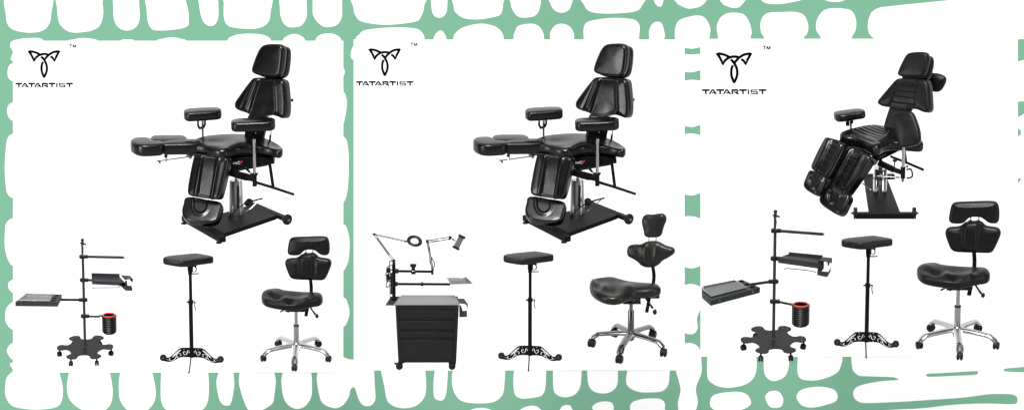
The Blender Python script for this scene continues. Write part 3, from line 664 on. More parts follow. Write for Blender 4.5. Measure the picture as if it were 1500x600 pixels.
# ------------------------------------------------------------------ treatment bed, quilted cushions (right board)
def bed_quilted():
    k = K(1288.5, 290)
    t = thing('treatment_bed', 'quilted black treatment bed tipped forward, both leg rests lowered, on the right board', 'treatment bed', k, 'adjustable black treatment beds')
    Fp = k.F; h = 9
    b = k.mb()
    b.prism([Fp(1248.5, 309.6, h), Fp(1331, 309.6, h), Fp(1331, 312.6, h), Fp(1248.5, 312.6, h)], (0, 0, -8.2))
    b.prism([Fp(1270, 254, h - .6), Fp(1303, 254, h - .6), Fp(1312.5, 310.5, h - .6), Fp(1267, 310.5, h - .6)], (0, 0, -5))
    b.prism([Fp(1258, 253.5, h), Fp(1316, 253.5, h), Fp(1316, 257, h), Fp(1258, 257, h)], (0, 0, -6))
    b.build('base_frame', BLACK, t, bevel=.6)
    for x, s_ in ((1247.3, -1), (1332.3, 1)):
        c = Fp(x, 315, 4.6)
        c.z = 8
        w = k.mb().lathe(c - Vector((2.6, 0, 0)), [(7.5, 0), (8.7, .6), (8.7, 2.0), (7.2, 2.6), (8.7, 3.2), (8.7, 4.6), (7.5, 5.2)], (1, 0, 0), 30).build('wheel', RUB, t)
        k.mb().lathe(c + Vector((2.4 * s_, 0, 0)), [(3, 0), (3, 1.2), (1.3, 1.8), (1.5, 3.6), (.4, 4.6)], (s_, 0, 0), 14).build('hub_cap', PLAS, w)
    s_ = k.mb().lathe((0, 0, h - 1), [(10.2, 0), (10.2, 37), (9.8, 38), (8.6, 38.2), (3, 38.2)], seg=40).build('lift_column', CHROME, t)
    k.mb().cyl((0, 0, 44), (0, 0, 66), 3.4).build('piston', CHROME, s_)
    k.mb().lathe((0, 0, 30.8), [(10.35, 0), (10.35, 2.0)], seg=40).build('column_band', PLAS, s_)
    # arm under the seat
    f = k.mb()
    f.prism([k.S(1276, 224, -6), k.S(1316, 214, -6), k.S(1320, 219, -6), k.S(1296, 231, -6), k.S(1284, 236, -6), k.S(1276, 233, -6)], (0, 26, 0))
    f.beam(k.S(1284.5, 238, -14), k.S(1308, 249, -18), 8, 7.5)
    f.beam(k.S(1307, 248.5, -18), k.S(1318, 253, -40), 6, 6)
    f.box(k.S(1318.7, 254, -42), (3.2, 3.2, 7.2)).lathe(k.S(1318.7, 246, -42), [(3.4, -1), (4, -.6), (4, 1), (3, 1.4)])
    f.build('seat_frame', BLACK, t, bevel=.5)
    k.mb().cyl(k.S(1318.7, 262, -42), k.S(1318.7, 266, -42), 2.2).build('post_end', STEEL, t)
    k.mb().cyl(k.S(1318.7, 208, -42), k.S(1318.7, 246, -42), 2.5).build('armrest_post', CHROME, t)
    k.mb().tube(catmull([k.S(1323.5, 249, -42), k.S(1329, 247.8, -42), k.S(1331.5, 251, -42), k.S(1332.5, 257.5, -42), k.S(1330, 260.2, -42), k.S(1324, 261, -42)], False), 1.3, 10).build('loop_handle', BLACK, t)
    k.mb().cyl(k.S(1286, 258.4, -14), k.S(1316, 260, -18), 1.1).tube([k.S(1283, 258.5, -13), k.S(1290, 257, -13), k.S(1293, 260, -13)], 1.3).build('lock_rod', STEEL, t)
    k.mb().ball(k.S(1308, 235.3, -22), 3.8, 2, 2.4).tube([k.S(1308, 236, -22), k.S(1307.5, 243, -20)], 1.0).ball(k.S(1326, 244, -23), 1.8).build('knob', PLAS, t)
    g = k.mb().tube([k.S(1303, 229, 4), k.S(1325, 237.5, 2), k.S(1350, 248, 0)], [1.8, 1.9, 2.0], 12).ball(k.S(1350.6, 248.3, 0), 2.1).beam(k.S(1322, 213, 4), k.S(1326, 238, 2), 4, 3)
    g.build('side_lever', BLACK, t)
    q = k.mb()
    for i in range(6):
        x = 1284 + i * 2.1; y = 231.8 - i * 1.05
        q.beam(k.S(x, y + 1.2, -6.5), k.S(x + (.9 if i % 2 else .2), y - 1.4, -6.5), .4, .6, (0, 1, 0))
    q.build('frame_mark', WHT, t)
    k.mb().prism([k.S(1276, 237, -16), k.S(1284, 235.5, -16), k.S(1283, 240, -16), k.S(1278, 243.5, -16)], (0, 4, 0)).build('hinge_plate', STEEL, t, bevel=.3)
    k.mb().tube([k.S(1260, 268.5, -40), k.S(1271, 277, -44)], .9, 8).ball(k.S(1272, 278, -44), 1.9).build('release_lever', STEEL, t)
    # seat
    o = [(1228.5, 197), (1229.5, 192.5), (1242, 187.8), (1268, 181.8), (1280, 181), (1291, 182), (1306, 186), (1325, 192), (1345, 202), (1349.5, 208), (1344, 211), (1318, 208.5), (1302, 207.5), (1291, 210.5), (1281, 216.5), (1272, 214), (1260, 206), (1248, 201.5), (1236, 200.5)]
    gr = [seam(x0, y0, x1, y1, .8, -1.0) for x0, y0, x1, y1 in ((1262.5, 185.5, 1293.5, 197.5), (1256.5, 187.5, 1289, 200.5), (1250.5, 189.5, 1284.5, 203.5), (1269, 184, 1297, 194.8), (1276, 182.8, 1300, 192))]
    hh = add(bump(1268, 194, 24, 6, -1.6), bump(1281, 213, 6, 2.5, 2.5), ridge(1247, 197, 1274, 208, 1.6, -1.2), *gr)
    pads(k, k.mb().slab(o, (.02, -.08, 1), 15, 4.6, (1285, 196, 0), h=hh, bulge=1.0, rings=60, N=280), 'seat', VINYL, t, .0)
    st = k.mb()
    n0 = Vector((-.5, -.68, .53)).normalized()
    z = z4(4.286, 1160, 190)
    def quilt(o, ref, tt, name, l0, l1, r0, r1, seams, N=280):
        fs = [between(*l0, *l1, *r0, *r1, 1.4, -1.5), ridge(*l0, *l1, 1.0, -.9), ridge(*r0, *r1, 1.0, -.9)]
        for s0 in seams: fs.append(seam(*s0, .7, -1.0))
        fs.append(ridge(l0[0] - 4.4, l0[1], l1[0] - 4.4, l1[1], 3.2, 1.5)); fs.append(ridge(r0[0] + 4.4, r0[1], r1[0] + 4.4, r1[1], 3.2, 1.3))
        pads(k, k.mb().slab(o, n0, tt, 4.4, ref, h=add(*fs), bulge=1.0, grow=1.2, rings=60, N=N), name, VINYL, t, .28)
    def zz(*v): return [tuple(p) for p in z(v)]
    o = z([(188, 60), (200, 50), (225, 56), (290, 82), (303, 92), (300, 118), (215, 282), (200, 298), (180, 292), (118, 250), (106, 236), (110, 215), (150, 130)])
    l0, l1, r0, r1 = zz((232, 72), (150, 245), (275, 95), (196, 272))
    sm = [zz(*a) for a in (((222, 100), (260, 122)), ((208, 136), (246, 158)), ((188, 172), (226, 196)), ((168, 212), (204, 236)))]
    quilt(o, (1208, 228, -42), 15, 'calf_cushion', l0, l1, r0, r1, [a[0] + a[1] for a in sm])
    o = z([(318, 120), (335, 106), (355, 110), (440, 150), (462, 166), (462, 190), (325, 385), (306, 404), (285, 392), (222, 348), (207, 332), (210, 308), (255, 220)])
    l0, l1, r0, r1 = zz((358, 138), (258, 318), (405, 162), (305, 352))
    sm = [zz(*a) for a in (((345, 172), (388, 192)), ((325, 212), (366, 236)), ((300, 256), (343, 282)), ((275, 298), (318, 326)))]
    quilt(o, (1238, 250, -52), 21, 'calf_cushion', l0, l1, r0, r1, [a[0] + a[1] for a in sm])
    def foot(o, c, ref, tt):
        def u(x, y):
            dx, dy = x - c[0], y - c[1]; a_ = dx * .87 + dy * .5; b_ = -dx * .5 + dy * .87
            e = math.sqrt((a_ / 7.0) ** 2 + (max(0, b_ + 4) / 10.0) ** 2)
            top_ = smooth(-9.5, -7.5, b_)
            return (-1.5 * (1 - smooth(.74, 1.02, e)) + .8 * math.exp(-((e - 1.16) / .2) ** 2)) * top_ - .6 * math.exp(-((b_ + 2.5) / .6) ** 2) * (1 if e < .8 else 0)
        pads(k, k.mb().slab(o, n0, tt, 4.2, ref, h=u, bulge=1.2, grow=1.3, rings=60, N=260), 'foot_cushion', VINYL, t, .28)
    foot(z([(88, 262), (100, 255), (160, 280), (186, 296), (182, 318), (150, 388), (135, 402), (118, 400), (72, 372), (56, 350), (60, 325)]), (1187, 267.5), (1188, 267, -66), 14)
    foot(z([(198, 345), (212, 334), (235, 340), (300, 385), (332, 408), (330, 432), (295, 505), (275, 524), (250, 520), (185, 478), (155, 448), (158, 420), (180, 380)]), (1214, 289), (1217, 290, -74), 17)
    k.mb().beam(k.S(1213, 208, -14), k.S(1280, 224, -4), 26, 5).build('leg_rest_bracket', BLACK, t, bevel=.5)
    # back
    z = z4(4.615, 1270, 70)
    o = z([(180, 222), (205, 207), (300, 212), (380, 222), (392, 250), (400, 330), (404, 420), (388, 440), (360, 436), (325, 418), (280, 408), (255, 424), (200, 416), (150, 402), (95, 394), (68, 378), (68, 358), (100, 318), (150, 258)])
    def zz(*v): return [tuple(p) for p in z(v)]
    l0, l1, r0, r1 = zz((212, 225), (145, 385), (325, 240), (305, 400))
    sm = [zz(*a) for a in (((208, 250), (320, 260)), ((192, 290), (316, 303)), ((175, 326), (312, 344)), ((158, 366), (308, 388)))]
    fs = [between(*l0, *l1, *r0, *r1, 1.6, -1.6), ridge(*l0, *l1, .9, -.6), ridge(*r0, *r1, .9, -.6)] + [seam(*a[0], *a[1], .7, -1.1) for a in sm]
    pads(k, k.mb().slab(o, (-.50, -.80, .30), 19, 4.6, (1325, 138, 24), h=add(*fs), bulge=1.4, rings=60, N=280, center=(1326, 136)), 'backrest', VINYLM, t, .3)
    o = z([(255, 50), (272, 39), (310, 34), (365, 34), (386, 44), (392, 70), (390, 110), (374, 172), (362, 192), (340, 199), (260, 199), (212, 194), (195, 180), (206, 145), (236, 82)])
    pads(k, k.mb().slab(o, (-.5, -.80, .30), 13, 4.4, (1334, 95, 32), bulge=.6, rings=20, bp=2), 'headrest', VINYLM, t, .3)
    o2 = [(x + 7.4, y + 5) for x, y in o]
    pads(k, k.mb().slab(o2, (-.5, -.80, .3), 11, 4.2, (1340.5, 98.6, 43), bulge=.6), 'headrest_rear_cushion', VINYLM, t, .3)
    k.mb().beam(k.S(1334, 108, 46), k.S(1338, 124, 46), 8, 3).build('headrest_bracket', BLACK, t)
    o = z([(390, 172), (425, 170), (488, 178), (524, 196), (532, 218), (520, 255), (498, 290), (470, 300), (420, 288), (390, 280)])
    pads(k, k.mb().slab(o, (-.35, -.9, .2), 9, 3.5, (1370, 120, 62), bulge=1.6), 'face_cushion', VINYLM, t, .3)
    k.mb().beam(k.S(1340, 112, 58), k.S(1360, 118, 62), 5, 3).build('face_cushion_bracket', BLACK, t)
    o = [(1305, 150), (1334, 155), (1329, 176), (1324, 195), (1293, 190), (1297, 174)]
    m = k.mb().slab(o, (-.45, -.84, .3), 8, 2, (1312, 178, 24), bulge=.8, ch=1)
    pads(k, m, 'back_support', VINYLM, t, 0)
    k.mb().tube([k.S(1334, 162, 16), k.S(1331, 182, 14)], 1.0).build('gas_strut', CHROME, t)
    # arms
    o = [(1220.5, 166), (1222, 162.5), (1230, 160.8), (1256, 157.4), (1264, 158.6), (1267, 161.5), (1264, 164), (1250, 166), (1233, 169), (1224, 169)]
    pads(k, k.mb().slab(o, (-.12, .0, 1), 11.5, 3.8, (1244, 163, 34), bulge=.8, rings=8), 'armrest_cushion', VINYL, t, .3)
    k.mb().cyl(k.S(1246.3, 172, 34), k.S(1246.3, 190, 34), 1.7).build('armrest_post', CHROME, t)
    k.mb().box(k.S(1241.5, 180, 33), (2.6, 2, 4.5)).box(k.S(1247.5, 178, 33), (2.4, 2, 3)).build('armrest_bracket', PLAS, t, bevel=.7)
    z = z4(3.24, 1210, 145)
    o = [(1302.6, 174), (1303, 168.5), (1308, 166), (1323, 164.5), (1328, 166), (1331, 170), (1338, 190), (1339.4, 204), (1338, 211), (1331, 214), (1318, 216.5), (1312, 215), (1309, 208), (1303.5, 184)]
    pads(k, k.mb().slab(o, (-.45, -.84, .32), 11, 3.8, (1320, 190, -50), bulge=1.4, bp=2), 'armrest_cushion', VINYLM, t, .3)
    k.mb().beam(k.S(1322, 200, -38), k.S(1319.5, 216, -42), 8, 4).build('armrest_bracket', BLACK, t, bevel=.4)
    return t
bed3 = bed_quilted()

# ------------------------------------------------------------------ stools
def star_base(k, t, hub, tips, top, ah, m, r=5.0, capc=None, w0=4.6, w1=3.2, tuck=6):
    hx = hub
    b = k.mb()
    b.lathe((hx.x, hx.y, ah - 6), [(3.4, -4), (5.2, -2), (6.4, 3), (6.2, 7), (5.4, 10), (4.6, 11)])
    base = b.build('star_base', m, t)
    for q in tips:
        d = Vector((q.x - hx.x, q.y - hx.y, 0)); L = d.length; d.normalize()
        P, R = [], []
        for i in range(15):
            f = i / 14; z_ = ah + 1.0 - 5.0 * f ** 1.6 - (8 * smooth(.86, 1.0, f) * .6)
            P.append(Vector((hx.x, hx.y, 0)) + d * (2 + (L - 2) * f) + Vector((0, 0, z_))); R.append(w0 + (w1 - w0) * f + (.5 * smooth(.7, .95, f)))
        P.append(P[-1] + d * 1.5 + Vector((0, 0, -2.4))); R.append(w1 * .6)
        k.mb().tube(P, R, 14, flat=.62, up=Vector((0, 0, 1))).build('star_leg', m, t)
    return base
def stool_split(label, scale, at, group):
    k = K(434.5, 523)
    t = thing('saddle_stool', label, 'stool', k, group, scale, at)
    hub = Vector((0, 0, 0))
    T = [Vector((math.cos(a) * 49.5, math.sin(a) * 49.5 * 1.17, 0)) for a in [math.radians(-91 + 72 * i) for i in range(5)]]
    star_base(k, t, hub, T, 20, 19, POLAL, w0=5.6, w1=4.4)
    for i, q in enumerate(T):
        twin_caster(k, q * 1.02, [(0.25, 1, 0), (.35, 1, 0), (.9, .3, 0), (.9, -.4, 0), (-.4, 1, 0)][i], t, 5.0, 12)
    k.mb().cyl((0, 0, 24), (0, 0, 50), 4.1).build('column_sleeve', POLAL, t)
    k.mb().lathe((0, 0, 49.5), [(4.3, 0), (4.3, 1.8), (3, 2.2)]).build('collar', PLAS, t)
    k.mb().cyl((0, 0, 50), (0, 0, 80), 2.5).build('piston', POLAL, t)
    m = k.mb().box(k.S(434, 449, 2), (15, 13, 2.4))
    m.tube([k.S(426, 451, -8), k.S(418, 452, -10), k.S(411.5, 455, -12)], [1.2, 1, 1.3], 8).tube([k.S(426, 452, -12), k.S(424, 455, -12), k.S(420, 453, -12)], 1.4, 8)
    m.tube([k.S(440, 450, -6), k.S(443.5, 451, -8)], [1.2, 1.8], 8).box(k.S(430, 452.5, -8), (5, 3, 1.6)).box(k.S(452, 445.5, 5), (10, 3, 1.6)).box(k.S(460, 444.5, 6), (4, 3, 2.4))
    m.build('tilt_mechanism', PLAS, t, bevel=.4)
    k.mb().tube([k.S(453, 444, 0), k.S(458, 452, -2), k.S(463, 459, -3)], [1.5, 1.2, 1.6], 10).ball(k.S(465.3, 461.3, -3.3), 2.7, 2, 3.4).build('lever', PLAS, t)
    k.mb().sweep([k.S(452, 443, 8), k.S(450.5, 452, 8), k.S(448.7, 461.5, 8)], 3.2, 5).build('slide_bar', BLACK, t)
    # seat
    z = z4(5.454, 370, 335)
    o = z([(74, 505), (80, 490), (110, 474), (170, 462), (215, 464), (255, 478), (420, 491), (530, 494), (560, 508), (568, 535), (545, 556), (470, 566), (420, 578), (350, 590), (270, 588), (180, 576), (110, 560), (78, 535)])
    hh = add(bump(396, 427, 9, 4.5, 3.5), bump(394, 437, 8, 4, 1.0), bump(406, 433.5, 8, 2.6, -4.0), bump(407, 441, 9, 3, -2.6), bump(419, 436, 6, 3.5, 3.0), bump(428, 441, 7, 4, -3.6), bump(431, 431, 18, 3.5, -1.2), bump(449, 438, 7, 6, 3.4), bump(466, 432, 9, 5, 2.0))
    pads(k, k.mb().slab(o, (0, -.10, 1), 12, 3.8, (428, 433, 0), h=hh, bulge=.5, rings=60, N=280), 'seat', VINYLM, t, 0)
    # back
    k.mb().tube(catmull([k.S(455, 436, 26), k.S(456.3, 424, 27), k.S(456, 414, 27), k.S(454.5, 402, 24)], False), 3.2, 14, flat=.7).build('back_stem', BLACK, t, bevel=.4)
    o = z([(261, 262), (272, 240), (300, 233), (350, 231), (375, 216), (395, 200), (430, 193), (490, 192), (512, 204), (528, 226), (600, 235), (622, 245), (632, 270), (625, 300), (585, 392), (560, 406), (470, 402), (400, 400), (330, 398), (300, 380), (283, 340), (265, 292)])
    hh = add(between(438, 370, 438, 408, 460, 370, 459, 408, 5.0, 2.6), ridge(437, 376, 437, 404, 3.0, -.9), ridge(462, 376, 461, 404, 3.0, -.9))
    pads(k, k.mb().slab(o, (-.16, -.97, .10), 13, 4.6, (452, 391, 12), h=hh, bulge=1.4, rings=60, N=280, center=(452, 391)), 'backrest', VINYLM, t, .3)
    o = z([(300, 78), (320, 62), (420, 58), (580, 54), (606, 68), (618, 110), (618, 180), (604, 202), (570, 203), (545, 196), (515, 170), (490, 158), (430, 158), (405, 172), (385, 196), (360, 205), (305, 204), (284, 188), (284, 160), (292, 110)])
    pads(k, k.mb().slab(o, (-.16, -.97, .14), 12, 4.4, (453, 357, 14), bulge=1.6, rings=20, N=160, center=(453, 354)), 'top_cushion', VINYLM, t, .3)
    for x in (449.5, 459.5): k.mb().cyl(k.S(x, 360, 20), k.S(x, 378, 20), .9).build('back_post', CHROME, t)
    for x in (449, 459): k.mb().box(k.S(x, 369.5, 19), (2.4, 2, 1.6)).build('post_clamp', PLAS, t, bevel=.3)
    return t
GS = 'wheeled saddle stools'
stool1 = stool_split('smaller black saddle stool with two-piece backrest and bright legs, on the left board', 1, None, GS)
stool3 = stool_split('larger black saddle stool with two-piece backrest and bright legs, below the quilted bed', 1.178, (1401.5, 503.5), GS)

def stool_wing():
    k = K(924, 511)
    t = thing('saddle_stool', 'black saddle stool with winged backrest and small headrest, dark polished legs', 'stool', k, GS)
    tips = [(866.5, 508), (906, 530), (971.5, 521), (957.5, 496), (901, 494)]
    T = [k.F(x, y) for x, y in tips]; hub = k.F(924, 511)
    star_base(k, t, hub, [q * .97 for q in T], 24, 24, DKAL, w0=6.0, w1=4.8)
    for i, q in enumerate(T):
        twin_caster(k, q, [(.6, 1, 0), (.5, 1, 0), (.3, 1, 0), (.5, 1, 0), (.8, .8, 0)][i], t, 6.4, 16, w=4.2)
    k.mb().lathe((0, 0, 26), [(4.9, 0), (4.6, 34), (4.2, 35), (2.8, 35.4)]).build('column_sleeve', DKAL, t)
    k.mb().cyl((0, 0, 58), (0, 0, 76), 2.7).lathe((0, 0, 70), [(3, 0), (3.8, 1), (3.8, 4), (2.7, 5)]).build('piston', DKAL, t)
    k.mb().box(k.S(925, 438, 0), (13, 12, 2.4)).tube([k.S(930, 438, -8), k.S(936, 439, -9)], [1.4, 2.2]).box(k.S(948, 433.5, 6), (14, 3, 1.6)).box(k.S(962, 432.5, 8), (4, 3, 2.6)).build('tilt_mechanism', PLAS, t, bevel=.4)
    k.mb().tube([k.S(944, 433, 2), k.S(951, 443, 0), k.S(956, 450, -1)], [1.4, 1.2, 2.0], 10).ball(k.S(959, 455.5, -1.2), 3.2, 2, 4.4).build('lever', PLAS, t)
    k.mb().sweep([k.S(951, 432, 8), k.S(949.5, 444, 8), k.S(947.2, 456, 8)], 3.4, 5).build('slide_bar', BLACK, t)
    z = z4(4.615, 850, 310)
    o = z([(60, 470), (68, 448), (100, 434), (150, 428), (215, 427), (260, 436), (340, 455), (450, 466), (520, 472), (542, 488), (540, 505), (480, 520), (400, 524), (350, 530), (280, 560), (220, 570), (150, 560), (90, 530), (63, 500)])
    hh = add(bump(878, 409, 10, 4.5, -2.0), bump(866, 411, 6, 6, 3.6), bump(873, 418, 7, 4, -3.0), bump(885, 419, 6, 4.5, 3.4), bump(896, 425, 8, 5, -3.4), bump(893, 406, 10, 4, 1.4), bump(918, 420, 10, 6, 3.2), bump(915, 410, 20, 4, -1.2), bump(950, 417, 12, 6, 1.0))
    pads(k, k.mb().slab(o, (0, -.12, 1), 15, 6.2, (912, 417, 0), h=hh, bulge=.8, rings=60, N=280), 'seat', VINYLW, t, 0)
    k.mb().tube(catmull([k.S(956.6, 420, 26), k.S(958, 405, 27), k.S(957.4, 396, 27), k.S(955, 384, 24)], False), 3.3, 14, flat=.7).build('back_stem', BLACK, t, bevel=.4)
    z = z4(2.307, 720, 300)
    o = z([(455, 148), (460, 136), (480, 133), (500, 134), (515, 124), (535, 121), (558, 123), (572, 132), (584, 138), (606, 143), (613, 152), (611, 163), (592, 176), (572, 186), (560, 200), (545, 208), (520, 209), (502, 202), (492, 190), (480, 182), (460, 172), (455, 162)])
    hh = add(ridge(944, 356, 944, 388, 4, 1.5), ridge(932, 360, 938, 386, 3, -.6), ridge(961, 358, 958, 386, 3, .8))
    pads(k, k.mb().slab(o, (-.30, -.94, .10), 13, 4.6, (950, 372, 12), h=hh, bulge=1.6, rings=22, N=160, center=(950, 373)), 'backrest', VINYLW, t, .3)
    z = z4(4.615, 850, 310)
    o = z([(413, 50), (422, 28), (440, 19), (480, 22), (510, 16), (545, 12), (562, 28), (566, 55), (552, 85), (544, 110), (536, 148), (518, 163), (450, 164), (430, 154), (424, 110), (414, 78)])
    pads(k, k.mb().slab(o, (-.30, -.94, .10), 11, 4.6, (955, 330, 14), grow=1.4, bulge=1.4, rings=20), 'headrest', VINYLW, t, .3)
    for x in (950, 960.5): k.mb().cyl(k.S(x, 343, 19), k.S(x, 360, 19), .9).build('back_post', CHROME, t)
    k.mb().box(k.S(956, 353.5, 18), (5, 2.2, 1.6)).build('post_clamp', PLAS, t, bevel=.3)
stool_wing()

# ------------------------------------------------------------------ armrest stand with scrolled foot
def arm_stand(label):
    k = K(281, 530)
    t = thing('armrest_stand', label, 'armrest stand', k, 'padded armrest stands on scrolled feet')
    z = z4(10, 225, 490)
    def mir(p):
        x, y = p; return (1123 - x, y + 22 * max(0, 553 - x) / 415)
    topL = [(550, 183), (430, 182), (380, 197), (330, 238), (285, 282), (240, 318), (205, 330), (170, 320)]
    botL = [(150, 372), (175, 384), (210, 390), (260, 386), (310, 366), (360, 338), (410, 322), (550, 322)]
    L = catmull([Vector((x, y)) for x, y in topL + botL], False, 5); L = [(p.x, p.y) for p in L]
    outline = z(L) + z([mir(p) for p in L[::-1]])
    holes = []
    def strk(pts, w):
        P = catmull([Vector(p) for p in pts], False, 4)
        r = ribbon([(p.x, p.y) for p in P], w); holes.append(z(r)); holes.append(z([mir(p) for p in r]))
    def poly(p): holes.append(z(p)); holes.append(z([mir(q) for q in p]))
    poly([(264, 328), (300, 284), (350, 238), (398, 207), (402, 222), (352, 262), (312, 300), (282, 324)])
    strk([(246, 338), (226, 352), (240, 372), (275, 374), (305, 358), (326, 326), (338, 290), (362, 268), (392, 272), (400, 292), (388, 306)], 10)
    poly([(338, 336), (350, 306), (366, 326)])
    strk([(512, 214), (500, 238), (488, 272), (468, 288), (444, 274), (438, 246), (456, 238), (466, 252)], 10)
    strk([(528, 232), (518, 262)], 7)
    strk([(180, 346), (196, 352)], 9); strk([(204, 360), (214, 372)], 8)
    cu = bpy.data.curves.new('scroll', 'CURVE'); cu.dimensions = '2D'; cu.fill_mode = 'BOTH'; cu.extrude = .9 * U
    def tolocal(x, y):
        p = k.S(x, y, 0); return (p.x * U, p.z * U, 0)
    for pts in [outline] + holes:
        sp = cu.splines.new('POLY'); sp.points.add(len(pts) - 1); sp.use_cyclic_u = True
        for i, p in enumerate(pts): sp.points[i].co = (*tolocal(*p), 1)
    tmp = bpy.data.objects.new('scroll', cu); me = bpy.data.meshes.new_from_object(tmp); bpy.data.objects.remove(tmp)
    me.transform(Matrix.Rotation(math.radians(90), 4, 'X')); me.materials.clear(); me.materials.append(BLACK)
    ft = bpy.data.objects.new('scrolled_foot', me); C.objects.link(ft); ft.parent = t
    for x, y in ((238.8, 523), (323.5, 525.4)):
        c = k.S(x, y, 0); w = k.mb().lathe(c + Vector((0, 2, 0)), [(4.2, 0), (5.0, .8), (5.0, 3.6), (4.0, 4.4), (1.5, 4.4)], (0, -1, 0), 26).build('foot_disc', RUB, t)
        k.mb().lathe(c + Vector((0, -2.4, 0)), [(.9, 0), (.9, .8), (.5, 1)], (0, -1, 0), 10).build('bolt', STEEL, w)
    for x, y in ((270, 510.5), (290.7, 510.5), (270, 521), (290.5, 522)):
        k.mb().lathe(k.S(x, y, -1), [(1.0, 0), (1.0, .5), (.5, .8)], (0, -1, 0), 10).build('bolt', STEEL, t)
    k.mb().box(k.S(281, 480, 0), (2.9, 2.6, 45)).build('lower_post', BLACK, t, bevel=.4)
    k.mb().box(k.S(281.2, 420, 0), (2.3, 2.1, 25)).build('upper_post', BLACK, t, bevel=.4)
    k.mb().tube(catmull([k.S(279.8, 524, -4), k.S(279.6, 531, -12), k.S(278.8, 543.3, -34)], False), [1.0] * 11, 8).box(k.S(278.6, 544.2, -35), (1.2, 1.2, .8)).build('front_strut', BLACK, t)
    cl = k.mb().box(k.S(281.2, 440.5, 0), (3.8, 3.4, 2.0)).cyl(k.S(274.8, 440.5, 0), k.S(278, 440.5, 0), 1.2)
    cl.tube(catmull([k.S(284.5, 440, -2), k.S(287.5, 440.5, -3), k.S(287, 446, -3), k.S(288.7, 453, -3)], False), .75, 8).ball(k.S(287.3, 440.8, -3), 1.4).build('height_clamp', BLACK, t, bevel=.3)
    hb = k.mb().box(k.S(281.5, 391, 0), (4, 3.4, 2.6)).ball(k.S(281.5, 394, -1), 4.2, 3, 4.2).box(k.S(281, 398, 0), (3, 3, 1.4))
    hb.tube(catmull([k.S(286, 396, -4), k.S(289.5, 395, -4), k.S(290.5, 391, -4), k.S(288.8, 389, -4), k.S(291, 388, -4)], False), .8, 8).sweep([k.S(284, 398.6, -3), k.S(289, 398.8, -3), k.S(294.5, 398.4, -3)], [3, 3, 2], 1)
    hb.build('tilt_head', BLACK, t, bevel=.3)
    k.mb().ball(k.S(284.5, 391.5, -4.5), .9).build('bolt', STEEL, t)
    k.mb().ball(k.S(288, 395.6, -5), .7).build('bolt', STEEL, t)
    o = [(242.2, 375.6), (242.4, 373.8), (249, 371.6), (286, 368.1), (291, 368.1), (312.5, 371.9), (315.2, 373.2), (315, 374.6), (311, 375.2), (275, 379.9), (270.5, 380.3), (265.5, 380), (246, 377)]
    pads(k, k.mb().slab(o, (.0, -.04, 1), 9.8, 2.4, (280, 374, 0), bulge=.5, rings=12, ch=1), 'cushion', WRINK, t, .3)
    k.mb().box(k.S(279, 385.2, 2), (12, 9, .8)).build('cushion_board', BLACK, t)
    return t
as1 = arm_stand('padded black armrest stand on the left board, between the long-tray stand and the smaller stool')
as2 = dup(as1, 500, -3.0, 'padded black armrest stand beside the drawer cabinet, below the middle bed')
as3 = dup(as1, 0, 0, 'padded black armrest stand on the right board, directly below the quilted bed')
as3.location = world(1269, 507.6); as3.scale = (1.02,) * 3

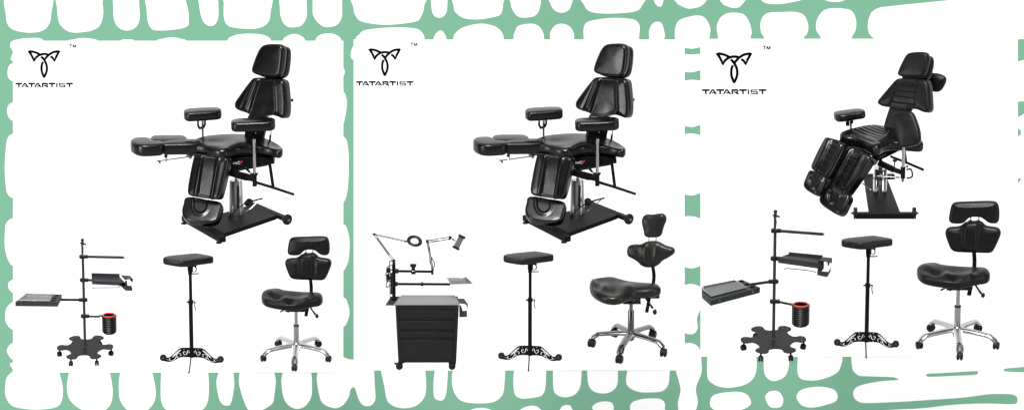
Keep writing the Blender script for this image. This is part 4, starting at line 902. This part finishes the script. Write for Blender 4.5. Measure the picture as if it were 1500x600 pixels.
# ------------------------------------------------------------------ wheeled tray stands
def tray_stand(v, label, gt):
    k = K(125, 521)
    if v == 1:
        t = thing('tray_stand', label, 'tray stand', k, gt); Mx = lambda x, y: (x, y)
        sc_, at = 1, (125, 521)
    else:
        sc_, at = 1.165, (1132.7, 512)
        t = thing('tray_stand', label, 'tray stand', k, gt, sc_, at); Mx = lambda x, y: ((x - at[0]) / sc_ + 125, (y - at[1]) / sc_ + 521)
    S = lambda x, y, d: k.S(*Mx(x, y), d)
    ys = [373.8, 408.2, 437.5, 461.5] if v == 1 else [Mx(0, y)[1] for y in (335.8, 376.6, 410.6, 440)]
    y0 = 348 if v == 1 else Mx(0, 306.5)[1]
    pz = 14.2
    lobe = [(24, -10.4), (27.5, -7.4), (31, -7.6), (36, -9.0), (41, -6.6), (43, 0), (41, 6.6), (36, 9.0), (31, 7.6), (27.5, 7.4), (24, 10.4)]
    P = []
    for i in range(6):
        a = math.radians(60 * i + 2)
        for u_, w_ in lobe:
            P.append(Vector(((u_ * math.cos(a) - w_ * math.sin(a)) * .97, (u_ * math.sin(a) + w_ * math.cos(a)) * 1.34, pz)))
    P = catmull(P, True, 4)
    k.mb().prism(P, (0, 0, -.8)).build('base_plate', BASEM, t, angle=30)
    for i in range(6):
        a = math.radians(60 * i + 2); q = Vector((math.cos(a) * 38, math.sin(a) * 38 * 1.30, 0))
        twin_caster(k, q, [(.7, 1, 0), (.9, .4, 0), (.9, -.4, 0), (.7, -1, 0), (.15, 1, 0), (-.15, 1, 0)][i], t, 3.9, 13, w=2.6)
        for e in (-3, 3):
            c = Vector((math.cos(a) * 36 - math.sin(a) * e, (math.sin(a) * 36 + math.cos(a) * e) * 1.3, pz))
            k.mb().lathe(c, [(.8, 0), (.8, .4), (.4, .6)], seg=8).build('bolt', STEEL, t)
    H = k.S(125, y0, 0).z
    k.mb().lathe((0, 0, pz), [(3.2, 0), (2.6, 1), (2.0, 1.4), (2.0, H - pz - 1), (1.2, H - pz - .4)]).build('pole', GREYM, t)
    k.mb().lathe((0, 0, H - 2.2), [(2.3, 0), (2.5, .4), (2.5, 2.2), (1.8, 2.8)]).lathe((0, 0, H - 9), [(2.6, 0), (2.6, 3), (2.1, 3.6)]).tube([(-4, -2, H - 5), (4, -2.4, H - 6.5)], .9, 8).ball((4.4, -2.4, H - 7.2), 1.5).build('pole_cap', PLAS, t)
    k.mb().tube([(1.0, -2.4, H - 8), (2.2, -2.6, H - 14), (1.0, -2.4, H - 26)], .35, 6).build('hang_cord', WHT, t)
    for i, y in enumerate(ys):
        zc = k.S(125, y, 0).z; s_ = -1 if i == 2 else 1
        k.mb().lathe((0, 0, zc - 2.6), [(2.4, 0), (3.4, .5), (3.4, 4.7), (2.4, 5.2)]).box((s_ * 4.8, 0, zc), (2.6, 2.2, 2.4)).ball((-s_ * 3.2, 0, zc), 2.4, 2.4, 3.4).build('clamp', PLAS, t, bevel=.3)
    # straight arm
    if v == 1: a, b = S(130, 373.8, 0), S(185.5, 375, 0)
    else: a, b = S(1139, 336.2, 0), S(1203, 341, 0)
    k.mb().beam(a, b, 3.2, 3.4).build('arm', GREYM, t, bevel=.4)
    k.mb().cyl(b, b + Vector((1.2, 0, 0)), 1.5, 12).cyl(b + Vector((1, 0, 0)), b + Vector((2.6, 0, 0)), .5, 8).build('arm_cap', STEEL, t)
    # shelf
    f = k.mb()
    if v == 1:
        fl, fr, bl, br = S(138.5, 410, -12), S(187.3, 412.2, -12), S(136, 402.5, 14), S(177.5, 403.6, 14); hh_ = 4.6
    else:
        fl, fr, bl, br = S(1137, 375.0, -12), S(1197, 383.5, -14), S(1154, 371.8, 14), S(1204, 376.5, 12); hh_ = 7.2
    lip = Vector((0, 0, 4.8 if v == 1 else 4.2))
    f.prism([fl, fr, br, bl], (0, 0, -.6))
    f.prism([fl, fr, fr - Vector((0, 0, hh_)), fl - Vector((0, 0, hh_))], (0, .7, 0))
    f.prism([bl, br, br + lip, bl + lip], (0, -.7, 0)); f.prism([fl, bl, bl + lip * .4, fl - Vector((0, 0, hh_))], (.6, 0, 0))
    f.prism([fr, br, br - Vector((0, 0, hh_)), fr - Vector((0, 0, hh_))], (-.6, 0, 0))
    sh = f.build('shelf', GREYM, t)
    q0 = fl.lerp(fr, .1) - Vector((0, .3, hh_ * .5)); q1 = fl.lerp(fr, .88) - Vector((0, .3, hh_ * .5))
    k.mb().lathe(q0, [(.7, 0), (.5, .4)], (0, -1, 0), 8).build('rivet', STEEL, sh)
    k.mb().lathe(q1, [(.7, 0), (.5, .4)], (0, -1, 0), 8).build('rivet', STEEL, sh)
    k.mb().beam((6, 0, k.S(125, ys[1], 0).z), (16, 0, k.S(125, ys[1] + .6, 0).z), 3, 3).build('arm', GREYM, t)
    # bottle bracket
    g = k.mb(); th = Vector((0, 0, -.7))
    if v == 1:
        g.prism([S(187, 407.5, -10), S(194, 406, -14), S(199, 407, -12), S(193, 401.7, 10), S(179.5, 401, 10)], th)
        g.prism([S(194.5, 406, -14), S(199, 406, -10), S(198.2, 411.8, -10), S(196.6, 410.5, -12), S(194.5, 408, -14)], (0, .7, 0))
        g.prism([S(187, 411.5, -12), S(189.5, 416, -12), S(197, 416.8, -12), S(197, 423.6, -12), S(187, 423, -12), S(179.5, 416.3, -12), S(181, 413, -12)], (0, .7, 0))
        g.prism([S(187, 423, -12), S(197, 423.6, -12), S(197, 420, 4), S(187, 419, 4)], (0, 0, -.6))
        g.prism([S(187, 409, -11), S(190, 409, -11), S(190.5, 416.5, -11), S(187, 416.5, -11)], (0, .7, 0))
    else:
        g.prism([S(1197, 379, -14), S(1216.5, 382.5, -14), S(1217, 375.8, 4), S(1205, 374.3, 8)], th)
        g.prism([S(1209, 381.5, -14), S(1216.8, 376, 2), S(1216.5, 381, 2), S(1213, 383, -6), S(1210, 388.5, -14)], (.6, .4, 0))
        g.prism([S(1195, 380, -14.5), S(1204.7, 378, -6), S(1205, 391, -6), S(1201, 395.5, -10), S(1195, 395.5, -14.5)], (0, .8, 0))
        g.prism([S(1194.5, 395, -14), S(1210, 396, -14), S(1210.5, 400.5, -14), S(1194.5, 400.5, -14)], (0, .7, 0))
        g.prism([S(1208, 397.5, -13), S(1211, 396.5, -10), S(1215.8, 389.5, 0), S(1215, 396, -2), S(1210, 403.4, -13)], (0, .8, 0))
        g.prism([S(1195, 400.5, -14), S(1209, 403.6, -14), S(1214, 396.5, 2), S(1198, 395, 2)], (0, 0, -.5))
    g.build('bottle_bracket', GREYM, t)
    if v == 1: rp = [S(138.6, 421.3, -8), S(141, 419.6, -8), S(160, 419.4, -8), S(176.5, 418.8, -8), S(178.6, 416, -8)]
    else: rp = [S(1146.5, 392.6, -8), S(1149, 391.4, -8), S(1155, 391.4, -8), S(1180, 394, -9), S(1193.5, 396.6, -10)]
    k.mb().tube(catmull(rp, False), .6, 8).build('towel_rod', GREYM, t)
    # long tray frame
    if v == 1:
        G = lambda x, y: k.F(x, y, (521 - 434.8) / cE)
        top_ = [G(25.4, 440.3), G(88, 441.0), G(91.3, 429.6), G(37.8, 428.6)]; fh = 6.6
        pan = [G(30.5, 439.4), G(76, 440.0), G(79.3, 430.4), G(40.2, 429.4)]; cups = [(84.5, 431.2), (82.8, 435.2), (81.4, 438.6)]; cr_ = 3.0
        a, b = S(91, 437.2, 0), S(120, 437.4, 0); fi = [(1 / 7, .5), (.82, .5)]
    else:
        G = lambda x, y: k.F(*Mx(x, y), (521 - Mx(0, 422)[1]) / cE)
        top_ = [G(1037.7, 437.5), G(1112.3, 419.3), G(1087.0, 408.2), G(1026.2, 419.5), G(1026.2, 427)]; fh = 7.4
        pan = [G(1039.5, 433.5), G(1092, 421.3), G(1077, 410.8), G(1028.3, 419.6), G(1028.3, 424.5)]; cups = [(1085.5, 411), (1093.5, 415.2), (1101.0, 419.2)]; cr_ = 3.9
        a, b = S(1098, 415, 2), S(1128, 410.6, 0); fi = [(.18, .5), (.85, .5)]
    f = k.mb(); zt = sum(p.z for p in top_) / len(top_)
    f.prism([Vector((p.x, p.y, p.z)) for p in top_], (0, 0, -fh))
    tf = f.build('tray_frame', GREYM, t, bevel=.3)
    e0, e1 = top_[0], top_[1]
    for u_, w_ in fi: k.mb().lathe(e0.lerp(e1, u_) - Vector((0, .1, fh * w_)), [(.8, 0), (.5, .5)], (e1 - e0).cross(Vector((0, 0, 1))), 8).build('rivet', STEEL, tf)
    for x, y in cups:
        c = S(x, y, 0); p0, p1 = top_[0], top_[2]; nn = (top_[1] - top_[0]).cross(top_[2] - top_[0]).normalized()
        pp = k.plane(*Mx(x, y), top_[0], nn)
        k.mb().lathe(pp + nn * .15, [(cr_ * .72, .0), (cr_, .25), (cr_ * 1.05, .0)], nn, 20).build('cup_hole', RUB, tf)
    k.mb().beam(a, b, 3, 3.2).build('arm', PLAS, t, bevel=.3)
    # steel pan resting in the frame
    nn = (top_[1] - top_[0]).cross(top_[2] - top_[0]).normalized()
    if nn.z < 0: nn = -nn
    cen = sum(pan, Vector()) / len(pan)
    pn = k.mb(); rim = [p + nn * 1.5 for p in pan]; ins = [cen + (p - cen) * .93 + nn * .5 for p in pan]; out_ = [cen + (p - cen) * 1.03 + nn * 1.2 for p in pan]
    n_ = len(pan)
    pn.add(out_ + rim + ins, [(i, (i + 1) % n_, (i + 1) % n_ + n_, i + n_) for i in range(n_)] + [(i + n_, (i + 1) % n_ + n_, (i + 1) % n_ + 2 * n_, i + 2 * n_) for i in range(n_)] + [tuple(range(2 * n_, 3 * n_))])
    tr = pn.build('steel_tray', PAN2, None, angle=30, bevel=.25)
    k.mb().loop([p + nn * .15 for p in rim], .45).build('rim', BRIT, tr)
    tr.location = t.location; tr.scale = t.scale
    tr['label'] = 'shallow steel tray lying in the long black frame of the smaller tray stand' if v == 1 else 'shallow steel tray lying in the angled black frame of the larger tray stand'
    tr['category'] = 'tray'; tr['group'] = 'steel instrument trays'
    # cup ring and ribbed cup
    if v == 1: cx, cy, rr = 161.6, 460.2, 9.7; a, b = S(129, 461.8, 0), S(147.5, 462.3, 0)
    else: (cx, cy), rr = Mx(1172.3, 444.6), 10.2; a, b = S(1140, 440.6, 0), S(1157, 444.2, 0)
    k.mb().beam(a, b, 2.6, 2.6).build('arm', PLAS, t, bevel=.3)
    c = k.S(cx, cy, 0)
    k.mb().lathe(c + Vector((0, 0, -1.4)), [(rr + .4, 0), (rr + 1.4, .2), (rr + 1.4, 1.0), (rr + .4, 1.2), (rr + .4, 0)]).prism([b + Vector((-3, -1.6, 1.4)), b + Vector((-3, 1.8, 1.4)), c + Vector((-rr + 2, 5.5, -.4)), c + Vector((-rr, -5.5, -.4))], (0, 0, -.6)).build('cup_ring', GREYM, t)
    prof = []
    nR = 9; hgt = 26.5
    for i in range(nR):
        z_ = -2.2 - i * (hgt - 2) / nR
        f_ = 1.0 if i < nR - 1 else .97
        prof += [(rr * .99 * f_, z_), (rr * 1.12 * f_, z_ - .9), (rr * 1.12 * f_, z_ - 1.5), (rr * .98 * f_, z_ - 2.4)]
    prof += [(rr * .85, -hgt - 1.4), (rr * .3, -hgt - 1.8)]
    prof = [(rr * .3, -hgt + 1), (rr * .8, -hgt + 1), (rr * .82, 0), (rr * .98, 0)] + prof
    cp = k.mb().lathe(c, prof, seg=36).build('body', PLAS, None, angle=60)
    r_ = bpy.data.objects.new('ribbed_cup', None); C.objects.link(r_); r_.location = t.location; r_.scale = t.scale
    cp.parent = r_; k.mb().lathe(c, [(rr * .84, -.8), (rr * .84, .4), (rr * .88, 1.0), (rr * .96, 1.0), (rr * 1.0, .3), (rr * .99, -.6), (rr * .84, -.8)], seg=36).build('rim', RED, r_)
    r_['label'] = 'black ribbed cup with red rim held by the smaller tray stand at left' if v == 1 else 'black ribbed cup with red rim held by the larger tray stand at right'
    r_['category'] = 'cup'; r_['group'] = 'ribbed cups with red rims'
    return t
GT = 'wheeled stands with trays'
tray_stand(1, 'smaller charcoal tray stand on six casters with a long flat tray, on the left board', GT)
tray_stand(3, 'larger charcoal tray stand on six casters with an angled tray, on the right board', GT)

# ------------------------------------------------------------------ drawer cabinet
def cabinet():
    k = K(626, 535); S = k.S
    t = thing('drawer_cabinet', 'charcoal wheeled drawer cabinet with steel top and a post of folding arms', 'cabinet', k)
    d = -20.0
    b = k.mb()
    A = [S(579.5, 443.6, d), S(673.3, 443.6, d), S(669.0, 530, d), S(583.5, 530, d)]
    B = [p + Vector(((626 - 626 - p.x) * .04, 38, 0)) for p in A]
    b.add(A + B, [(0, 1, 2, 3), (4, 7, 6, 5), (0, 4, 5, 1), (1, 5, 6, 2), (2, 6, 7, 3), (3, 7, 4, 0)])
    b.build('cabinet_body', CABM, t, bevel=.8)
    b = k.mb(); A = [S(577.3, 443.9, d - 1), S(674.6, 443.9, d - 1), S(666.5, 431.2, 19), S(588, 431.2, 19)]
    b.prism([p + Vector((0, 0, .8)) for p in A], (0, 0, -1.8)); b.build('worktop', TOPS, t, bevel=.3)
    for y0, y1 in ((449.5, 464.2), (465.4, 480.2), (481.8, 492.4), (494.0, 526)):
        def ex(y): f = (y - 443.6) / 86.4; return 585.3 + 2.6 * f, 667.0 - 2.6 * f
        xa, xb = ex(y0); xc, xd = ex(y1)
        dr = k.mb().prism([S(xa, y0 + 2.6, d - .5), S(xb, y0 + 2.6, d - .5), S(xd, y1, d - .5), S(xc, y1, d - .5)], (0, -1.3, 0)).build('drawer', CABM, t, bevel=.35)
        k.mb().prism([S(xa, y0 + .9, d - .1), S(xb, y0 + .9, d - .1), S(xb, y0 + 2.9, d - .1), S(xa, y0 + 2.9, d - .1)], (0, -.35, 0)).build('handle_recess', RUB, dr)
        k.mb().prism([S(xa + .2, y0 + .5, d - .4), S(xb - .2, y0 + .5, d - .4), S(xb - .2, y0 - .4, d - .4), S(xa + .2, y0 - .4, d - .4)], (0, -2.2, 0)).build('handle_lip', CABM, dr, bevel=.2)
    for x in (580.8, 671.9):   # raised front posts
        f_ = -1 if x > 626 else 1
        k.mb().prism([S(x, 444.5, d - .3), S(x + f_ * 3.6, 444.5, d - .3), S(x + f_ * 7.2, 529.5, d - .3), S(x + f_ * 3.9, 529.5, d - .3)], (0, -.8, 0)).build('corner_post', CABM, t, bevel=.25)
    for x, dd in ((584.8, -15), (662.6, -15), (590, 14), (660, 14)):
        q = Vector((x - 626, dd, 0)); h = k.mb()
        h.box(q + Vector((0, 0, 8.4)), (5, 4, .5)).prism([q + Vector((-2.6, -1.8, 8.5)), q + Vector((3, -1.8, 8.5)), q + Vector((2.2, -1.8, 4)), q + Vector((-1, -1.8, 4))], (0, 3.6, 0))
        if dd < 0: h.tube([q + Vector((-4, -1, 8.5)), q + Vector((-7.5 if x < 626 else 6, -2, 10))], [1.6, 1.2], 8)
        c_ = h.build('caster', PLAS, t, bevel=.3)
        k.mb().lathe(q + Vector((0, -2.4, 5.4)), [(3.6, -.8), (5.2, -.2), (5.2, 1.6), (3.8, 2.2)][::1], (.25, -1, 0), 24).lathe(q + Vector((0, 2, 5.4)), [(3.6, -.8), (5.2, -.2), (5.2, 1.6), (3.8, 2.2)], (.25, 1, 0), 24).build('wheel', RUB, c_)
    # side brackets
    g = k.mb()
    g.prism([S(673.5, 441.5, -16), S(684.5, 443.2, -16), S(680.5, 435.3, 8), S(670.5, 435.3, 8)], (0, 0, -.7))
    g.prism([S(684, 442.5, -16), S(686.3, 443.2, -14), S(686, 449.8, -14), S(684.8, 448, -16), S(681.2, 436.5, 6)], (0, .8, 0))
    g.prism([S(673.6, 444, -15), S(676.5, 446, -15), S(678.8, 453.5, -15), S(685, 452.8, -15), S(685, 461.8, -15), S(673.6, 462.2, -15)], (0, .8, 0))
    g.prism([S(673.6, 462, -15), S(685, 461.6, -15), S(684, 456, 3), S(674, 456, 3)], (0, 0, -.6))
    g.build('bottle_bracket', GREYM, t, bevel=.15)
    g = k.mb().prism([S(565, 444.2, -14), S(579.5, 444.2, -14), S(582, 434.5, 14), S(570, 436, 14)], (0, 0, -1.2)).build('side_shelf', GREYM, t, bevel=.2)
    for x, y in ((573, 437.7), (571.5, 441.2)): k.mb().lathe(k.plane(x, y, S(572, 441, -4), Vector((0, 0, 1))) + Vector((0, 0, .4)), [(2.2, 0), (2.8, .2)], (0, 0, 1), 16).build('cup_hole', RUB, g)
    # post with power strip
    k.mb().box(S(577.3, 411, 4), (2.6, 2.4, 28)).box(S(577, 434.2, 4), (5.5, 4, 1.0)).box(S(577.4, 382.2, 4), (2.0, 2, 4)).build('post', BLACK, t, bevel=.4)
    ps = k.mb().box(S(574.2, 413, 0), (2.3, 1.8, 16.4)).build('power_strip', PLAS, t, bevel=.5)
    for y in (402, 408, 414, 420): k.mb().box(S(574.2, y, -2), (1.4, .3, 1.4)).build('socket', GREYM, ps)
    k.mb().box(S(581.5, 394.8, 3), (2.8, 2.6, 3)).box(S(580.8, 413.6, 3), (2.0, 2.6, 3)).build('clamp', PLAS, t, bevel=.4)
    cb = k.mb()
    random.seed(3)
    for i in range(4):
        pts = [S(575 + random.uniform(-1, 1), 386 + i * 6, -3)]
        for j in range(4): pts.append(S(570 - random.uniform(-2.5, 4.2), 389 + i * 5 + j * 4 + random.uniform(-3, 3), -3 + random.uniform(-2, 2)))
        pts.append(S(574 + random.uniform(-2, 1), 406 + i * 3, -3))
        cb.tube(catmull(pts, False, 6), .75, 7)
    cb.tube(catmull([S(576, 381, 0), S(572, 379.6, 0), S(570.6, 386, 0), S(570.4, 394, 0)], False), .8, 7).box(S(569.5, 393.5, -3), (3.2, 2, 3.4)).box(S(568.6, 404, -3), (2.6, 2, 3.8))
    cb.build('cable_bundle', PLAS, t)
    k.mb().tube(catmull([S(571, 405, 0), S(571, 420, 0), S(571.8, 437, 0)], False), .4, 6).build('cable', GREYM, t)
    k.mb().beam(S(582, 394.8, 2), S(634.5, 395.6, 2), 3, 3.2).build('upper_arm', BLACK, t, bevel=.4)
    k.mb().beam(S(581, 413.8, 2), S(660, 414.2, 2), 3, 3.2).build('lower_arm', BLACK, t, bevel=.4)
    k.mb().box(S(619, 414, 2), (1.9, 2.2, 2.7)).build('arm_joint', PLAS, t, bevel=.4)
    # things clamped to the cabinet
    def sep(name, label, cat):
        o = bpy.data.objects.new(name, None); C.objects.link(o); o.location = t.location; o['label'] = label; o['category'] = cat; return o
    ph = sep('phone_clamp', 'small black phone clamp on the upper arm of the drawer cabinet', 'clamp')
    k.mb().prism([S(601, 384.8, -2), S(611, 384.8, -2), S(610.4, 388, -2), S(608.6, 390, -2), S(609.6, 399.6, -2), S(602.4, 399.6, -2), S(603.6, 390, -2), S(601.6, 388, -2)], (0, 3, 0)).build('bracket', PLAS, ph, bevel=.4)
    k.mb().box(S(606, 384, -1), (1, 1, .8)).tube([S(604, 395, -3), S(608, 395, -3)], .8).build('screw', STEEL, ph)
    mg = sep('magnifying_lamp', 'black round magnifying lamp on a double-rod arm above the drawer cabinet', 'lamp')
    def rods(p, q, w, r, par, name='arm'):
        dv = (q - p).normalized(); nn = dv.cross(VIEW).normalized() * w
        k.mb().tube([p + nn, q + nn], r, 7).tube([p - nn, q - nn], r, 7).build(name, BLACK, par)
    k.mb().lathe(S(577.6, 386, 2), [(2.2, 0), (2.2, 4), (1.6, 5), (1.6, 8)]).ball(S(577.8, 379.3, 2), 2.4, 2, 2).build('joint', PLAS, mg)
    rods(S(576.6, 378.6, 0), S(549, 340.8, 0), 1.15, .55, mg); k.mb().tube([S(571, 371, -1), S(553, 346, -1)], .5, 8).build('spring', STEEL, mg)
    k.mb().ball(S(548.8, 340.4, 0), 2.1, 1.6, 1.6).tube([S(546, 339.8, 0), S(552, 341.4, 0)], .8).build('joint', PLAS, mg)
    rods(S(549.5, 340.8, 0), S(594, 350.8, -2), .75, .5, mg)
    k.mb().ball(S(595, 351.2, -2), 1.7).tube([S(594, 350.8, -2), S(598.5, 351.2, -3)], .9).build('joint', PLAS, mg)
    nl = Vector((.10, -.50, -.62)); nl = Vector((.20, -.72, .68)).normalized()
    c = S(608.2, 350.5, -4)
    # disc facing forward and tilted
    hd = k.mb()
    def disc(mb_, r0, r1, zz, z1, kx=.97):
        a_, b_, n_ = frame(nl)
        return mb_.lathe(c, [(r0, zz), (r0, z1), (r1, z1), (r1, zz), (r0, zz)], nl, 40, kx)
    nl = k.plane(0, 0, Vector((0, 0, 0)), Vector((0, -1, 0))) and nl
    # choose facing so that the disc shows as an ellipse 11.6 by 8.4, tipped to the right
    a_ = math.radians(13); major = (RIGHT * math.cos(a_) - UP * math.sin(a_)); minor = (RIGHT * math.sin(a_) + UP * math.cos(a_))
    el = math.asin(8.4 / 11.6); nl = (-VIEW * math.sin(el) + minor * math.cos(el)).normalized()
    hd = k.mb(); c2 = c
    hd.lathe(c2, [(6.0, -.4), (6.4, .6), (8.6, 1.0), (10.8, .7), (11.6, 0), (10.8, -.9), (6.4, -.9), (6.0, -.4)], nl, 44)
    hd.build('lamp_head', PLAS, mg, angle=60)
    k.mb().loop([c2 + nl * 1.5 + (frame(nl)[0] * math.cos(i * math.pi / 20) + frame(nl)[1] * math.sin(i * math.pi / 20)) * 8.4 for i in range(40)], .45).build('lamp_ring', GREYM, mg)
    k.mb().lathe(c2, [(.02, -.3), (6.0, -.3), (6.0, 0), (3, .3), (.02, .4)], nl, 30).build('lens', GLASS, mg)
    th_ = sep('tablet_holder', 'tilted grey tablet holder on a folding scissor arm over the drawer cabinet', 'holder')
    k.mb().box(S(634, 396.5, 2), (1.8, 2.2, 3)).tube([S(634, 400, 2), S(634.4, 392, 2)], 1.0).ball(S(634.3, 392.5, 1), 2.0).build('joint', PLAS, th_)
    rods(S(634.3, 392, 0), S(627, 350.5, 0), .95, .75, th_)
    k.mb().tube(catmull([S(637.6, 387, -1), S(636.8, 382, -1), S(632.5, 374, -1)], False), .8, 7).tube([S(634.6, 391, -1), S(637.8, 386.5, -1)], .7).build('spring', PLAS, th_)
    k.mb().tube([S(631, 384, -1), S(628.5, 360, -1)], .7, 8).build('spring', STEEL, th_)
    k.mb().ball(S(626.8, 350.6, 0), 2.4, 2, 2.3).box(S(627, 351.5, 0), (2, 1.2, 1.6)).build('joint', PLAS, th_)
    k.mb().tube([S(627, 349.8, 0), S(660, 344.6, 0)], .65, 8).tube([S(628, 353.2, 0), S(660, 347.6, 0)], .65, 8).build('arm', BLACK, th_)
    k.mb().tube([S(630, 350.5, -1), S(644, 350, -1)], .5, 8).build('spring', STEEL, th_)
    k.mb().prism([S(659, 343, -1), S(663, 345, -1), S(660.5, 349, -1), S(658, 349.5, -1)], (0, 2.5, 0)).tube([S(661, 346, 0), S(668, 350.5, 0)], .9).ball(S(664.5, 348, 0), 1.3).build('joint', PLAS, th_)
    pt = [S(674, 342, -3), S(681.5, 345.8, -3), S(673, 362.4, -3), S(665, 358.6, -3)]
    k.mb().prism(pt, (0, 1.6, .2)).build('holder_plate', SCREEN, th_, bevel=.4)
    k.mb().beam(S(672.8, 341.4, -4), S(682.8, 346.4, -4), 3.4, 1.2, (0, 1, 0)).beam(S(663.8, 358.4, -4), S(674, 363.2, -4), 3.4, 1.2, (0, 1, 0)).build('grip', PLAS, th_, bevel=.3)
    # steel tray at the end of the lower arm
    P = [S(661, 414.6, -16), S(693.2, 413.6, -14), S(682.6, 404.4, 14), S(654.6, 404.2, 14)]
    cen = sum(P, Vector()) / 4
    o_ = k.mb(); out_ = [cen + (p - cen) * 1.04 + Vector((0, 0, .4)) for p in P]; rim = [p + Vector((0, 0, 1.0)) for p in P]; ins = [cen + (p - cen) * .93 - Vector((0, 0, .4)) for p in P]
    o_.add(out_ + rim + ins, [(i, (i + 1) % 4, (i + 1) % 4 + 4, i + 4) for i in range(4)] + [(i + 4, (i + 1) % 4 + 4, (i + 1) % 4 + 8, i + 8) for i in range(4)] + [(8, 9, 10, 11)])
    tr = o_.build('steel_tray', PANM, None, angle=30, bevel=.3)
    k.mb().loop([p + Vector((0, 0, .15)) for p in rim], .4).build('rim', BRIT, tr); tr.location = t.location
    tr['label'] = 'small steel tray at the end of the lower arm of the drawer cabinet'; tr['category'] = 'tray'; tr['group'] = 'steel instrument trays'
cabinet()
